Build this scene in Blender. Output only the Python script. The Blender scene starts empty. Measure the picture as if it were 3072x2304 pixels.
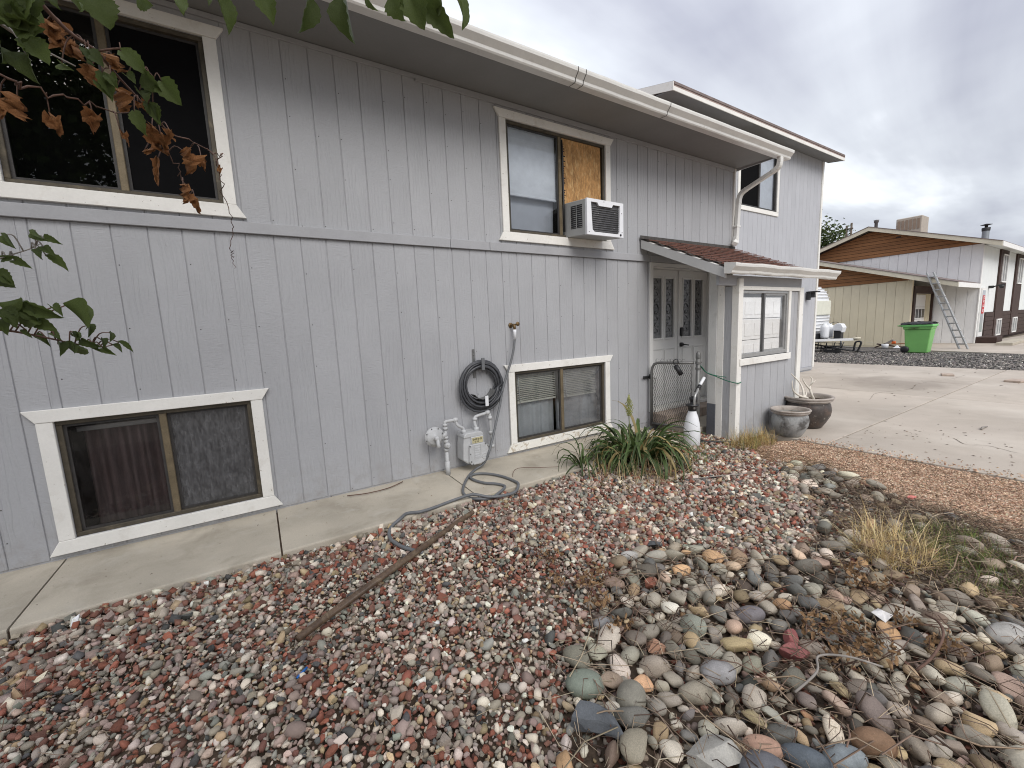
import bpy, bmesh, math, random
import numpy as np
from mathutils import Vector, Matrix, noise as mnoise

random.seed(7); RNG = np.random.default_rng(11)
SC = bpy.context.scene
COL = SC.collection
# ------------------------------------------------------------------ camera
cam_d = bpy.data.cameras.new('camera'); cam = bpy.data.objects.new('camera', cam_d); COL.objects.link(cam)
cam_d.sensor_width = 36.0; cam_d.lens = 14.392; cam_d.clip_start = 0.05; cam_d.clip_end = 2000
yaw, pitch, roll = 0.55281373, 0.1343671, -0.04408691
Fv = Vector((math.sin(yaw)*math.cos(pitch), math.cos(yaw)*math.cos(pitch), -math.sin(pitch)))
Rv = Vector((math.cos(yaw), -math.sin(yaw), 0)); Uv = Rv.cross(Fv)
R2 = Rv*math.cos(roll)+Uv*math.sin(roll); U2 = -Rv*math.sin(roll)+Uv*math.cos(roll)
CAMP = Vector((0, -4.0864, 1.507))
m4 = Matrix((R2, U2, -Fv)).transposed().to_4x4(); m4.translation = CAMP
cam.matrix_world = m4
SC.camera = cam
# ------------------------------------------------------------------ world, sun, exposure
SUN_DIR = Vector((-0.22, -1.00, 0.95)).normalized()
W = bpy.data.worlds.new('World'); SC.world = W; W.use_nodes = True
nt = W.node_tree; nt.nodes.clear()
def wn(t, **k):
    n = nt.nodes.new(t)
    for a, b in k.items(): setattr(n, a, b)
    return n
out = wn('ShaderNodeOutputWorld'); bg = wn('ShaderNodeBackground'); bg.inputs[1].default_value = 1.0
sky = wn('ShaderNodeTexSky'); sky.sky_type = 'NISHITA'; sky.sun_disc = False
sky.sun_elevation = math.asin(SUN_DIR.z); sky.sun_rotation = math.atan2(SUN_DIR.x, SUN_DIR.y)
tc = wn('ShaderNodeTexCoord'); sep = wn('ShaderNodeSeparateXYZ'); nt.links.new(tc.outputs['Generated'], sep.inputs[0])
zz = wn('ShaderNodeMath', operation='MAXIMUM'); nt.links.new(sep.outputs[2], zz.inputs[0]); zz.inputs[1].default_value = 0.0
za = wn('ShaderNodeMath', operation='ADD'); nt.links.new(zz.outputs[0], za.inputs[0]); za.inputs[1].default_value = 0.16
dv = wn('ShaderNodeVectorMath', operation='DIVIDE'); cz = wn('ShaderNodeCombineXYZ')
for i in range(3): nt.links.new(za.outputs[0], cz.inputs[i])
nt.links.new(tc.outputs['Generated'], dv.inputs[0]); nt.links.new(cz.outputs[0], dv.inputs[1])
mp = wn('ShaderNodeMapping'); mp.inputs['Rotation'].default_value = (0, 0, math.radians(-62)); mp.inputs['Scale'].default_value = (0.24, 0.85, 0.0)
mp.inputs['Location'].default_value = (3.1, 1.72, 0)
nt.links.new(dv.outputs[0], mp.inputs[0])
n1 = wn('ShaderNodeTexNoise'); n1.inputs['Scale'].default_value = 1.5; n1.inputs['Detail'].default_value = 7; n1.inputs['Roughness'].default_value = 0.5; n1.inputs['Distortion'].default_value = 0.35
nt.links.new(mp.outputs[0], n1.inputs['Vector'])
mp2 = wn('ShaderNodeMapping'); mp2.inputs['Scale'].default_value = (0.9, 0.9, 0.0); mp2.inputs['Location'].default_value = (0.4, 5.3, 0)
nt.links.new(dv.outputs[0], mp2.inputs[0])
n2 = wn('ShaderNodeTexNoise'); n2.inputs['Scale'].default_value = 0.9; n2.inputs['Detail'].default_value = 5; n2.inputs['Distortion'].default_value = 0.3
nt.links.new(mp2.outputs[0], n2.inputs['Vector'])
mx = wn('ShaderNodeMath', operation='ADD'); ma = wn('ShaderNodeMath', operation='MULTIPLY'); ma.inputs[1].default_value = 0.55
mb_ = wn('ShaderNodeMath', operation='MULTIPLY'); mb_.inputs[1].default_value = 0.45
nt.links.new(n1.outputs['Fac'], ma.inputs[0]); nt.links.new(n2.outputs['Fac'], mb_.inputs[0]); nt.links.new(ma.outputs[0], mx.inputs[0]); nt.links.new(mb_.outputs[0], mx.inputs[1])
rp = wn('ShaderNodeValToRGB'); nt.links.new(mx.outputs[0], rp.inputs[0])
e = rp.color_ramp.elements
e[0].position = 0.40; e[0].color = (0.29, 0.30, 0.365, 1)
e[1].position = 0.615; e[1].color = (0.84, 0.87, 0.91, 1)
q = e.new(0.47); q.color = (0.405, 0.42, 0.475, 1)
q = e.new(0.55); q.color = (0.55, 0.575, 0.62, 1)
skm = wn('ShaderNodeVectorMath', operation='SCALE'); skm.inputs['Scale'].default_value = 0.07
nt.links.new(sky.outputs[0], skm.inputs[0])
mixc = wn('ShaderNodeMix', data_type='RGBA'); mixc.inputs[0].default_value = 0.90
nt.links.new(skm.outputs[0], mixc.inputs[6]); nt.links.new(rp.outputs[0], mixc.inputs[7])
gr_ = wn('ShaderNodeMapRange'); gr_.inputs['From Min'].default_value = 0.25; gr_.inputs['From Max'].default_value = 1.0; gr_.inputs['To Min'].default_value = 0.86; gr_.inputs['To Max'].default_value = 1.45
nt.links.new(sep.outputs[2], gr_.inputs['Value'])
grs = wn('ShaderNodeVectorMath', operation='SCALE'); nt.links.new(mixc.outputs[2], grs.inputs[0]); nt.links.new(gr_.outputs[0], grs.inputs['Scale'])
nt.links.new(grs.outputs[0], bg.inputs[0]); nt.links.new(bg.outputs[0], out.inputs[0])
sd = bpy.data.lights.new('sun', 'SUN'); sun = bpy.data.objects.new('sun', sd); COL.objects.link(sun)
sd.energy = 1.5; sd.angle = math.radians(42); sd.color = (1.0, 0.965, 0.92)
sun.rotation_euler = SUN_DIR.to_track_quat('Z', 'Y').to_euler()
vs = SC.view_settings; vs.view_transform = 'Standard'; vs.look = 'None'; vs.exposure = 0.78; vs.gamma = 1.0; vs.use_curve_mapping = False
SC.cycles.use_denoising = True
SC.cycles.max_bounces = 8; SC.cycles.transparent_max_bounces = 16
SC.cycles.use_adaptive_sampling = True
SC.cycles.filter_width = 1.05

# ------------------------------------------------------------------ materials
def ramp_(N, L, src, stops):
    r = N.new('ShaderNodeValToRGB'); L.new(src, r.inputs[0]); el = r.color_ramp.elements
    while len(el) < len(stops): el.new(0.5)
    for x, (pos, c) in zip(el, stops):
        x.position = pos; x.color = (c, c, c, 1) if not isinstance(c, tuple) else (*c, 1)
    return r.outputs[0]
def M(name, col=(.5, .5, .5), rough=.7, var=.12, vs=7.0, fine=0.0, fs=80.0, bump=0.0, bs=90.0, bdist=.002, stretch=(1, 1, 1),
      metal=0.0, spec=.35, src='col', stain=None, speck=None, rand=True, bumpstretch=None, trans=0.0):
    """src: 'col' constant, 'attr' per-vertex albedo, 'obj' the object's own colour"""
    m = bpy.data.materials.new(name); m.use_nodes = True
    N = m.node_tree.nodes; L = m.node_tree.links; N.clear()
    o = N.new('ShaderNodeOutputMaterial'); b = N.new('ShaderNodeBsdfPrincipled'); L.new(b.outputs[0], o.inputs[0])
    b.inputs['Roughness'].default_value = rough; b.inputs['Metallic'].default_value = metal
    b.inputs['Specular IOR Level'].default_value = spec
    t = N.new('ShaderNodeTexCoord'); vec = t.outputs['Object']
    if rand:
        oi = N.new('ShaderNodeObjectInfo'); mu = N.new('ShaderNodeMath'); mu.operation = 'MULTIPLY'; mu.inputs[1].default_value = 37.0
        L.new(oi.outputs['Random'], mu.inputs[0]); av = N.new('ShaderNodeVectorMath'); av.operation = 'ADD'
        L.new(vec, av.inputs[0]); L.new(mu.outputs[0], av.inputs[1]); vec = av.outputs[0]
    def noise(scale, st=(1, 1, 1), det=4, rgh=.55, dist=0):
        mpn = N.new('ShaderNodeMapping'); mpn.inputs['Scale'].default_value = st; L.new(vec, mpn.inputs[0])
        n = N.new('ShaderNodeTexNoise'); n.inputs['Scale'].default_value = scale; n.inputs['Detail'].default_value = det
        n.inputs['Roughness'].default_value = rgh; n.inputs['Distortion'].default_value = dist
        L.new(mpn.outputs[0], n.inputs['Vector']); return n.outputs['Fac']
    if src == 'attr':
        a = N.new('ShaderNodeAttribute'); a.attribute_name = 'col'; base = a.outputs['Color']
    elif src == 'obj':
        a = N.new('ShaderNodeObjectInfo'); base = a.outputs['Color']
    else:
        a = N.new('ShaderNodeRGB'); a.outputs[0].default_value = (*col, 1); base = a.outputs[0]
    def mul(base, fac_socket):
        x = N.new('ShaderNodeMix'); x.data_type = 'RGBA'; x.blend_type = 'MULTIPLY'; x.inputs[0].default_value = 1
        L.new(base, x.inputs[6]); L.new(fac_socket, x.inputs[7]); return x.outputs[2]
    def blend(base, c, fac_socket):
        x = N.new('ShaderNodeMix'); x.data_type = 'RGBA'; L.new(fac_socket, x.inputs[0]); L.new(base, x.inputs[6])
        x.inputs[7].default_value = (*c, 1); return x.outputs[2]
    if var: base = mul(base, ramp_(N, L, noise(vs, stretch), [(.3, 1-var), (.7, 1+var)]))
    if fine: base = mul(base, ramp_(N, L, noise(fs, stretch, 3, .7), [(.3, 1-fine), (.7, 1+fine)]))
    if stain:
        for (c, sc, lo, hi, amt) in stain:
            f = ramp_(N, L, noise(sc, stretch, 6, .6, .4), [(lo, 0.0), (hi, amt)]); base = blend(base, c, f)
    if speck:
        c, sc, thr = speck
        v = N.new('ShaderNodeTexVoronoi'); v.inputs['Scale'].default_value = sc; L.new(vec, v.inputs['Vector'])
        f = ramp_(N, L, v.outputs['Distance'], [(thr, .45), (thr+.05, 0.0)]); base = blend(base, c, f)
    L.new(base, b.inputs['Base Color'])
    if bump:
        bn = N.new('ShaderNodeBump'); bn.inputs['Strength'].default_value = bump; bn.inputs['Distance'].default_value = bdist
        L.new(noise(bs, bumpstretch or stretch, 5, .6), bn.inputs['Height']); L.new(bn.outputs[0], b.inputs['Normal'])
    if trans:
        tl = N.new('ShaderNodeBsdfTranslucent'); L.new(base, tl.inputs[0]); ms = N.new('ShaderNodeMixShader'); ms.inputs[0].default_value = trans
        L.new(b.outputs[0], ms.inputs[1]); L.new(tl.outputs[0], ms.inputs[2]); L.new(ms.outputs[0], o.inputs[0])
    return m
def siding_mat(name, col, grain=1.0, stain=None, rough=.62, splash=False):
    """painted embossed plywood siding: cathedral grain patches and rough-sawn patches as fine relief"""
    m = M(name, col, rough, .05, 1.3, .03, 60, stain=stain, spec=.3)
    N = m.node_tree.nodes; L = m.node_tree.links
    b = [n for n in N if n.type == 'BSDF_PRINCIPLED'][0]
    add = [n for n in N if n.type == 'VECT_MATH'][0].outputs[0]
    def mapd(s):
        q = N.new('ShaderNodeMapping'); q.inputs['Scale'].default_value = s; L.new(add, q.inputs[0]); return q.outputs[0]
    w = N.new('ShaderNodeTexWave'); w.wave_type = 'BANDS'; w.bands_direction = 'X'; w.inputs['Scale'].default_value = 9
    w.inputs['Distortion'].default_value = 9; w.inputs['Detail'].default_value = 4; w.inputs['Detail Scale'].default_value = 1.2
    L.new(mapd((1, 1, .16)), w.inputs['Vector'])
    r = N.new('ShaderNodeTexNoise'); r.inputs['Scale'].default_value = 1; r.inputs['Detail'].default_value = 5; L.new(mapd((22, 22, 190)), r.inputs['Vector'])
    k = N.new('ShaderNodeTexNoise'); k.inputs['Scale'].default_value = 3.0; k.inputs['Detail'].default_value = 2; L.new(mapd((1.6, 1.6, .8)), k.inputs['Vector'])
    kf = ramp_(N, L, k.outputs['Fac'], [(.42, 0.0), (.58, 1.0)])
    ws = ramp_(N, L, w.outputs['Fac'], [(.55, 0.25), (.95, 1.0)])
    x = N.new('ShaderNodeMix'); x.data_type = 'FLOAT'; L.new(kf, x.inputs[0]); L.new(r.outputs['Fac'], x.inputs[2]); L.new(ws, x.inputs[3])
    if splash:   # dirt splashed up the foot of the wall
        tco = N.new('ShaderNodeTexCoord'); sz_ = N.new('ShaderNodeSeparateXYZ'); L.new(tco.outputs['Object'], sz_.inputs[0])
        up_ = ramp_(N, L, sz_.outputs[2], [(0.0, 1.0), (.42, 0.0)]); dn = N.new('ShaderNodeTexNoise'); dn.inputs['Scale'].default_value = 9; dn.inputs['Detail'].default_value = 8; dn.inputs['Roughness'].default_value = .7; L.new(tco.outputs['Object'], dn.inputs['Vector'])
        dm = N.new('ShaderNodeMath'); dm.operation = 'MULTIPLY'; L.new(up_, dm.inputs[0]); L.new(ramp_(N, L, dn.outputs['Fac'], [(.45, .02), (.75, .5)]), dm.inputs[1])
        lk = b.inputs['Base Color'].links[0].from_socket; xm = N.new('ShaderNodeMix'); xm.data_type = 'RGBA'; L.new(dm.outputs[0], xm.inputs[0]); L.new(lk, xm.inputs[6]); xm.inputs[7].default_value = (.22, .185, .145, 1); L.new(xm.outputs[2], b.inputs['Base Color'])
    f = N.new('ShaderNodeTexNoise'); f.inputs['Scale'].default_value = 1; f.inputs['Detail'].default_value = 4; L.new(mapd((150, 150, 18)), f.inputs['Vector'])
    y = N.new('ShaderNodeMath'); y.operation = 'MULTIPLY_ADD'; y.inputs[1].default_value = .35; L.new(f.outputs['Fac'], y.inputs[0]); L.new(x.outputs[0], y.inputs[2])
    bp = N.new('ShaderNodeBump'); bp.inputs['Strength'].default_value = .55*grain; bp.inputs['Distance'].default_value = .0055
    L.new(y.outputs[0], bp.inputs['Height']); L.new(bp.outputs[0], b.inputs['Normal'])
    return m
def glass_mat(name, tint=(.9, .93, .93), boost=1.9, rough=.0, dirt=None):
    m = bpy.data.materials.new(name); m.use_nodes = True; N = m.node_tree.nodes; L = m.node_tree.links; N.clear()
    o = N.new('ShaderNodeOutputMaterial'); t = N.new('ShaderNodeBsdfTransparent'); t.inputs[0].default_value = (*tint, 1)
    g = N.new('ShaderNodeBsdfGlossy'); g.inputs['Roughness'].default_value = rough; fr = N.new('ShaderNodeFresnel'); fr.inputs[0].default_value = 1.5
    mu = N.new('ShaderNodeMath'); mu.operation = 'MULTIPLY'; mu.inputs[1].default_value = boost; mu.use_clamp = True; L.new(fr.outputs[0], mu.inputs[0])
    x = N.new('ShaderNodeMixShader'); L.new(mu.outputs[0], x.inputs[0]); L.new(t.outputs[0], x.inputs[1]); L.new(g.outputs[0], x.inputs[2])
    if dirt:
        d = N.new('ShaderNodeBsdfDiffuse'); d.inputs[0].default_value = (*dirt[0], 1)
        tc_ = N.new('ShaderNodeTexCoord'); n = N.new('ShaderNodeTexNoise'); n.inputs['Scale'].default_value = dirt[1]; n.inputs['Detail'].default_value = 8; n.inputs['Roughness'].default_value = .7
        mpn = N.new('ShaderNodeMapping'); mpn.inputs['Scale'].default_value = dirt[3]; L.new(tc_.outputs['Object'], mpn.inputs[0]); L.new(mpn.outputs[0], n.inputs['Vector'])
        f = ramp_(N, L, n.outputs['Fac'], [(.35, dirt[2][0]), (.75, dirt[2][1])])
        y = N.new('ShaderNodeMixShader'); L.new(f, y.inputs[0]); L.new(x.outputs[0], y.inputs[1]); L.new(d.outputs[0], y.inputs[2]); L.new(y.outputs[0], o.inputs[0])
    else: L.new(x.outputs[0], o.inputs[0])
    return m

GREY = (0.385, 0.389, 0.402)
MAT = {}
MAT['siding'] = siding_mat('grey_siding_paint', GREY, splash=True, stain=[((.47, .475, .485), 1.1, .52, .75, .35), ((.30, .30, .30), 22, .70, .78, .5)])
MAT['siding_far'] = siding_mat('grey_siding_paint_far', (0.43, 0.437, 0.46), .5)
MAT['grey_trim'] = M('grey_trim_paint', (0.365, 0.368, 0.38), .6, .06, 3, .04, 70, .25, 40, .003, (1, 1, 1), stain=[((.12, .12, .12), 30, .70, .76, .7)], bumpstretch=(.15, 1, 1))
MAT['white_trim'] = M('white_trim_paint', (0.78, 0.765, 0.72), .55, .05, 3, .03, 60, .35, 45, .003, stain=[((.50, .45, .37), 7, .56, .76, .45), ((.24, .19, .14), 34, .665, .70, .85), ((.62, .60, .55), 2, .5, .7, .25)], bumpstretch=(.2, 1, 1))
MAT['peeling_trim'] = M('peeling_white_paint', (0.76, 0.74, 0.68), .6, .06, 3, .04, 60, .5, 45, .004, stain=[((.40, .32, .22), 16, .55, .62, .7), ((.13, .09, .06), 45, .64, .68, .9)], bumpstretch=(.2, 1, 1))
MAT['white'] = M('white_paint', (0.80, 0.79, 0.765), .5, .04, 4, .02, 60)
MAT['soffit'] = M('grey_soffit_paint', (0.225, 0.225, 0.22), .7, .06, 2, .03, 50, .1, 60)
MAT['gutter'] = M('white_enamel_gutter', (0.70, 0.69, 0.655), .38, .06, 2.5, .03, 40, stain=[((.35, .32, .27), 9, .60, .80, .45), ((.12, .10, .09), 30, .72, .78, .6)], spec=.5)
MAT['caulk'] = M('dark_caulk', (0.07, 0.065, 0.06), .8, .3, 30)
MAT['bronze'] = M('bronze_window_frame', (0.17, 0.135, 0.085), .5, .2, 10, .1, 80, stain=[((.06, .05, .04), 40, .62, .7, .8), ((.33, .27, .18), 12, .6, .75, .5)], metal=.3)
MAT['bronze_dark'] = M('dark_bronze_frame', (0.085, 0.072, 0.052), .5, .2, 10, .1, 80, stain=[((.2, .165, .11), 9, .58, .72, .6)], metal=.2)
MAT['darkframe'] = M('dark_window_track', (0.045, 0.042, 0.04), .5, .2, 20)
MAT['aluminium'] = M('mill_aluminium', (0.42, 0.42, 0.41), .42, .1, 15, .05, 80, metal=.6, spec=.5)
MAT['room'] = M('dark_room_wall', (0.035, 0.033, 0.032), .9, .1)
MAT['glass'] = glass_mat('window_glass', boost=1.35)
MAT['glass_dirty'] = glass_mat('dusty_window_glass', (.82, .84, .84), 2.0, .02, ((.34, .34, .35), 7, (.10, .34), (1, 1, 1.6)))
MAT['film'] = glass_mat('torn_plastic_film', (.40, .40, .41), 2.0, .22, ((.22, .22, .225), 34, (.10, .62), (1.6, 1, .45)))
MAT['glass_dull'] = glass_mat('dull_window_glass', (.80, .80, .80), 1.4, .0, ((.24, .23, .23), 14, (.0, .07), (1.6, 1, .5)))
MAT['screen'] = M('insect_screen', (0.006, 0.006, 0.0065), .9, .1, spec=.05)
MAT['osb'] = M('strand_board', (0.43, 0.235, 0.09), .75, .25, 14, .35, 70, .3, 60, .003, (1, 1, .35), stain=[((.62, .42, .20), 24, .52, .66, .8), ((.22, .09, .03), 20, .6, .75, .7)])
MAT['ink'] = M('black_print', (0.012, 0.012, 0.012), .7, 0)
MAT['curtain'] = M('dim_red_curtain', (0.24, 0.175, 0.17), .9, .35, 5, .1, 60, stretch=(4, 4, .6))
MAT['sheer'] = M('grey_sheer_curtain', (0.58, 0.58, 0.60), .9, .12, 5, .05, 60)
MAT['blind'] = M('beige_blind', (0.78, 0.76, 0.68), .6, .08, 10)
MAT['white_blind'] = M('white_blind', (0.88, 0.91, 0.94), .6, .06, 10)
MAT['concrete'] = M('walk_concrete', (0.46, 0.415, 0.335), .85, .16, 1.6, .09, 140, .25, 160, .002, stain=[((.27, .235, .18), 3.0, .50, .74, .6), ((.56, .53, .46), 5, .55, .75, .5), ((.13, .11, .09), 24, .66, .74, .6)])
MAT['drive'] = M('driveway_concrete', (0.45, 0.395, 0.335), .85, .17, .55, .05, 60, .12, 120, .002, (1, 1, 1), stain=[((.32, .28, .23), 1.1, .46, .72, .55), ((.19, .165, .14), 7, .66, .80, .4), ((.57, .52, .45), .7, .50, .74, .6), ((.20, .17, .14), .45, .60, .72, .5)])
MAT['dirt'] = M('dry_dirt', (0.085, 0.06, 0.042), .95, .25, 5, .3, 60, .6, 40, .01)
MAT['ground'] = M('bare_ground', (0.20, 0.17, 0.13), .95, .2, .3, .2, 10, .4, 10, .02)
MAT['gravel'] = M('gravel_stone', src='attr', rough=.78, var=.16, vs=45, fine=.14, fs=260, bump=.35, bs=160, bdist=.002, spec=.3)
MAT['pebble'] = M('single_gravel_stone', src='obj', rough=.78, var=.16, vs=45, fine=.14, fs=260, bump=.35, bs=160, bdist=.002, spec=.3)
MAT['cobble'] = M('river_cobble', src='obj', rough=.72, var=.20, vs=16, fine=.16, fs=190, bump=.30, bs=120, bdist=.002, spec=.3, speck=((.5, .48, .45), 170, .05))
MAT['cobble_mass'] = M('river_cobble_mass', src='attr', rough=.72, var=.2, vs=16, fine=.16, fs=190, bump=.3, bs=120, bdist=.002, spec=.3)
MAT['chips'] = M('stone_chips', src='attr', rough=.85, var=.1, vs=30)
MAT['straw'] = M('dry_straw', src='attr', rough=.85, var=.15, vs=20)
MAT['leafg'] = M('green_leaf', src='attr', rough=.5, var=.16, vs=30, fine=.12, fs=140, bump=.4, bs=70, bdist=.003, trans=.25)
MAT['leafo'] = M('green_leaf_single', src='obj', rough=.45, var=.18, vs=25, fine=.14, fs=150, bump=.5, bs=60, bdist=.003, trans=.42)
MAT['deadleaf'] = M('dry_brown_leaf', (0.36, 0.165, 0.065), .8, .35, 30, .25, 120, .6, 60, .004, trans=.15)
MAT['deadweed'] = M('withered_weed_leaf', (0.27, 0.165, 0.085), .85, .4, 30, .25, 120, .6, 60, .004, trans=.1)
MAT['blade'] = M('grass_blade', src='obj', rough=.5, var=.15, vs=12, fine=.1, fs=90, trans=.2)
MAT['twig'] = M('twig_bark', (0.13, 0.075, 0.055), .8, .25, 30, .2, 120)
MAT['greytwig'] = M('grey_twig_bark', (0.25, 0.225, 0.20), .8, .2, 30)
MAT['greentwig'] = M('green_twig', (0.12, 0.14, 0.05), .7, .2, 30)
MAT['bark'] = M('tree_bark', (0.12, 0.095, 0.075), .95, .3, 8, .3, 40, .9, 20, .02, (1, 1, .3))
MAT['hose'] = M('grey_hose', (0.135, 0.14, 0.145), .5, .10, 20, .05, 100, spec=.45)
MAT['darkhose'] = M('dark_grey_hose', (0.058, 0.060, 0.066), .42, .15, 20, spec=.5)
MAT['meter'] = M('grey_meter_paint', (0.47, 0.475, 0.475), .5, .08, 12, .05, 70, .1, 60, stain=[((.22, .20, .18), 18, .66, .78, .5)])
MAT['dial'] = M('meter_dial_plate', (0.50, 0.45, 0.27), .5, .1, 30)
MAT['brass'] = M('weathered_brass', (0.16, 0.105, 0.05), .5, .3, 40, metal=.6)
MAT['plastic_white'] = M('white_plastic', (0.74, 0.75, 0.77), .4, .04, 8, spec=.45, stain=[((.4, .37, .32), 16, .66, .8, .3)])
MAT['plastic_black'] = M('black_plastic', (0.018, 0.018, 0.02), .45, .1, 20, spec=.5)
MAT['ac'] = M('grey_white_enamel', (0.60, 0.62, 0.64), .45, .05, 8, .02, 60, spec=.45)
MAT['acside'] = M('grey_enamel_side', (0.38, 0.385, 0.38), .5, .05, 8)
MAT['coil'] = M('condenser_fins', (0.075, 0.075, 0.078), .55, .25, 30, .2, 120, metal=.3, speck=((.7, .7, .7), 12, .06))
MAT['wire'] = M('weathered_wire', (0.05, 0.05, 0.05), .5, .1)
MAT['galv'] = M('galvanised_steel', (0.17, 0.17, 0.165), .5, .2, 20, .12, 90, metal=.45, spec=.5)
MAT['rust'] = M('rusty_pipe', (0.10, 0.065, 0.042), .45, .35, 8, .25, 60, .3, 80, .002, (1, 1, 1), stain=[((.21, .16, .10), 9, .52, .66, .7)])
MAT['cord'] = M('green_cord', (0.015, 0.13, 0.075), .6, .1)
MAT['shingle'] = M('brown_asphalt_shingle', (0.135, 0.062, 0.045), .95, .22, 6, .35, 130, .5, 150, .003, stain=[((.06, .035, .03), 14, .58, .7, .6)])
MAT['shingle_grey'] = M('weathered_shingle', (0.20, 0.16, 0.15), .95, .2, 6, .3, 90, .4, 100, .003)
MAT['door'] = M('white_door_paint', (0.70, 0.695, 0.675), .5, .04, 3, .02, 60)
MAT['jamb'] = M('worn_grey_jamb', (0.34, 0.325, 0.295), .7, .1, 3, .08, 60, stretch=(1, 1, .2))
MAT['darkpaint'] = M('dark_grey_paint', (0.10, 0.105, 0.12), .7, .12, 5, .1, 50)
MAT['leaded'] = M('etched_door_glass', (0.16, 0.165, 0.17), .25, .35, 30, .3, 80, spec=.6)
MAT['leading'] = M('black_leading', (0.02, 0.02, 0.02), .5, 0)
MAT['black_iron'] = M('black_iron', (0.02, 0.02, 0.021), .5, .1, spec=.45)
MAT['pot_glaze'] = M('grey_glazed_pot', (0.30, 0.305, 0.30), .5, .22, 6, .12, 50, .3, 40, .003, stain=[((.05, .045, .04), 5, .48, .62, .85), ((.5, .48, .44), 7, .6, .75, .5)])
MAT['pot_dark'] = M('brown_black_pot', (0.06, 0.05, 0.045), .42, .3, 6, .2, 50, .4, 40, .003, stain=[((.30, .27, .24), 26, .62, .70, .8), ((.14, .085, .06), 5, .5, .7, .6)])
MAT['pot_rim'] = M('pale_pot_rim', (0.34, 0.30, 0.265), .5, .2, 8, .1, 50, stain=[((.13, .10, .08), 9, .55, .72, .6)])
MAT['soil'] = M('pot_soil', (0.33, 0.30, 0.22), .95, .2, 20)
MAT['antler'] = M('bleached_antler', (0.62, 0.575, 0.50), .6, .12, 12, .06, 60)
MAT['brick'] = M('pale_brick', (0.42, 0.34, 0.28), .9, .15, 12)

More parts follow.
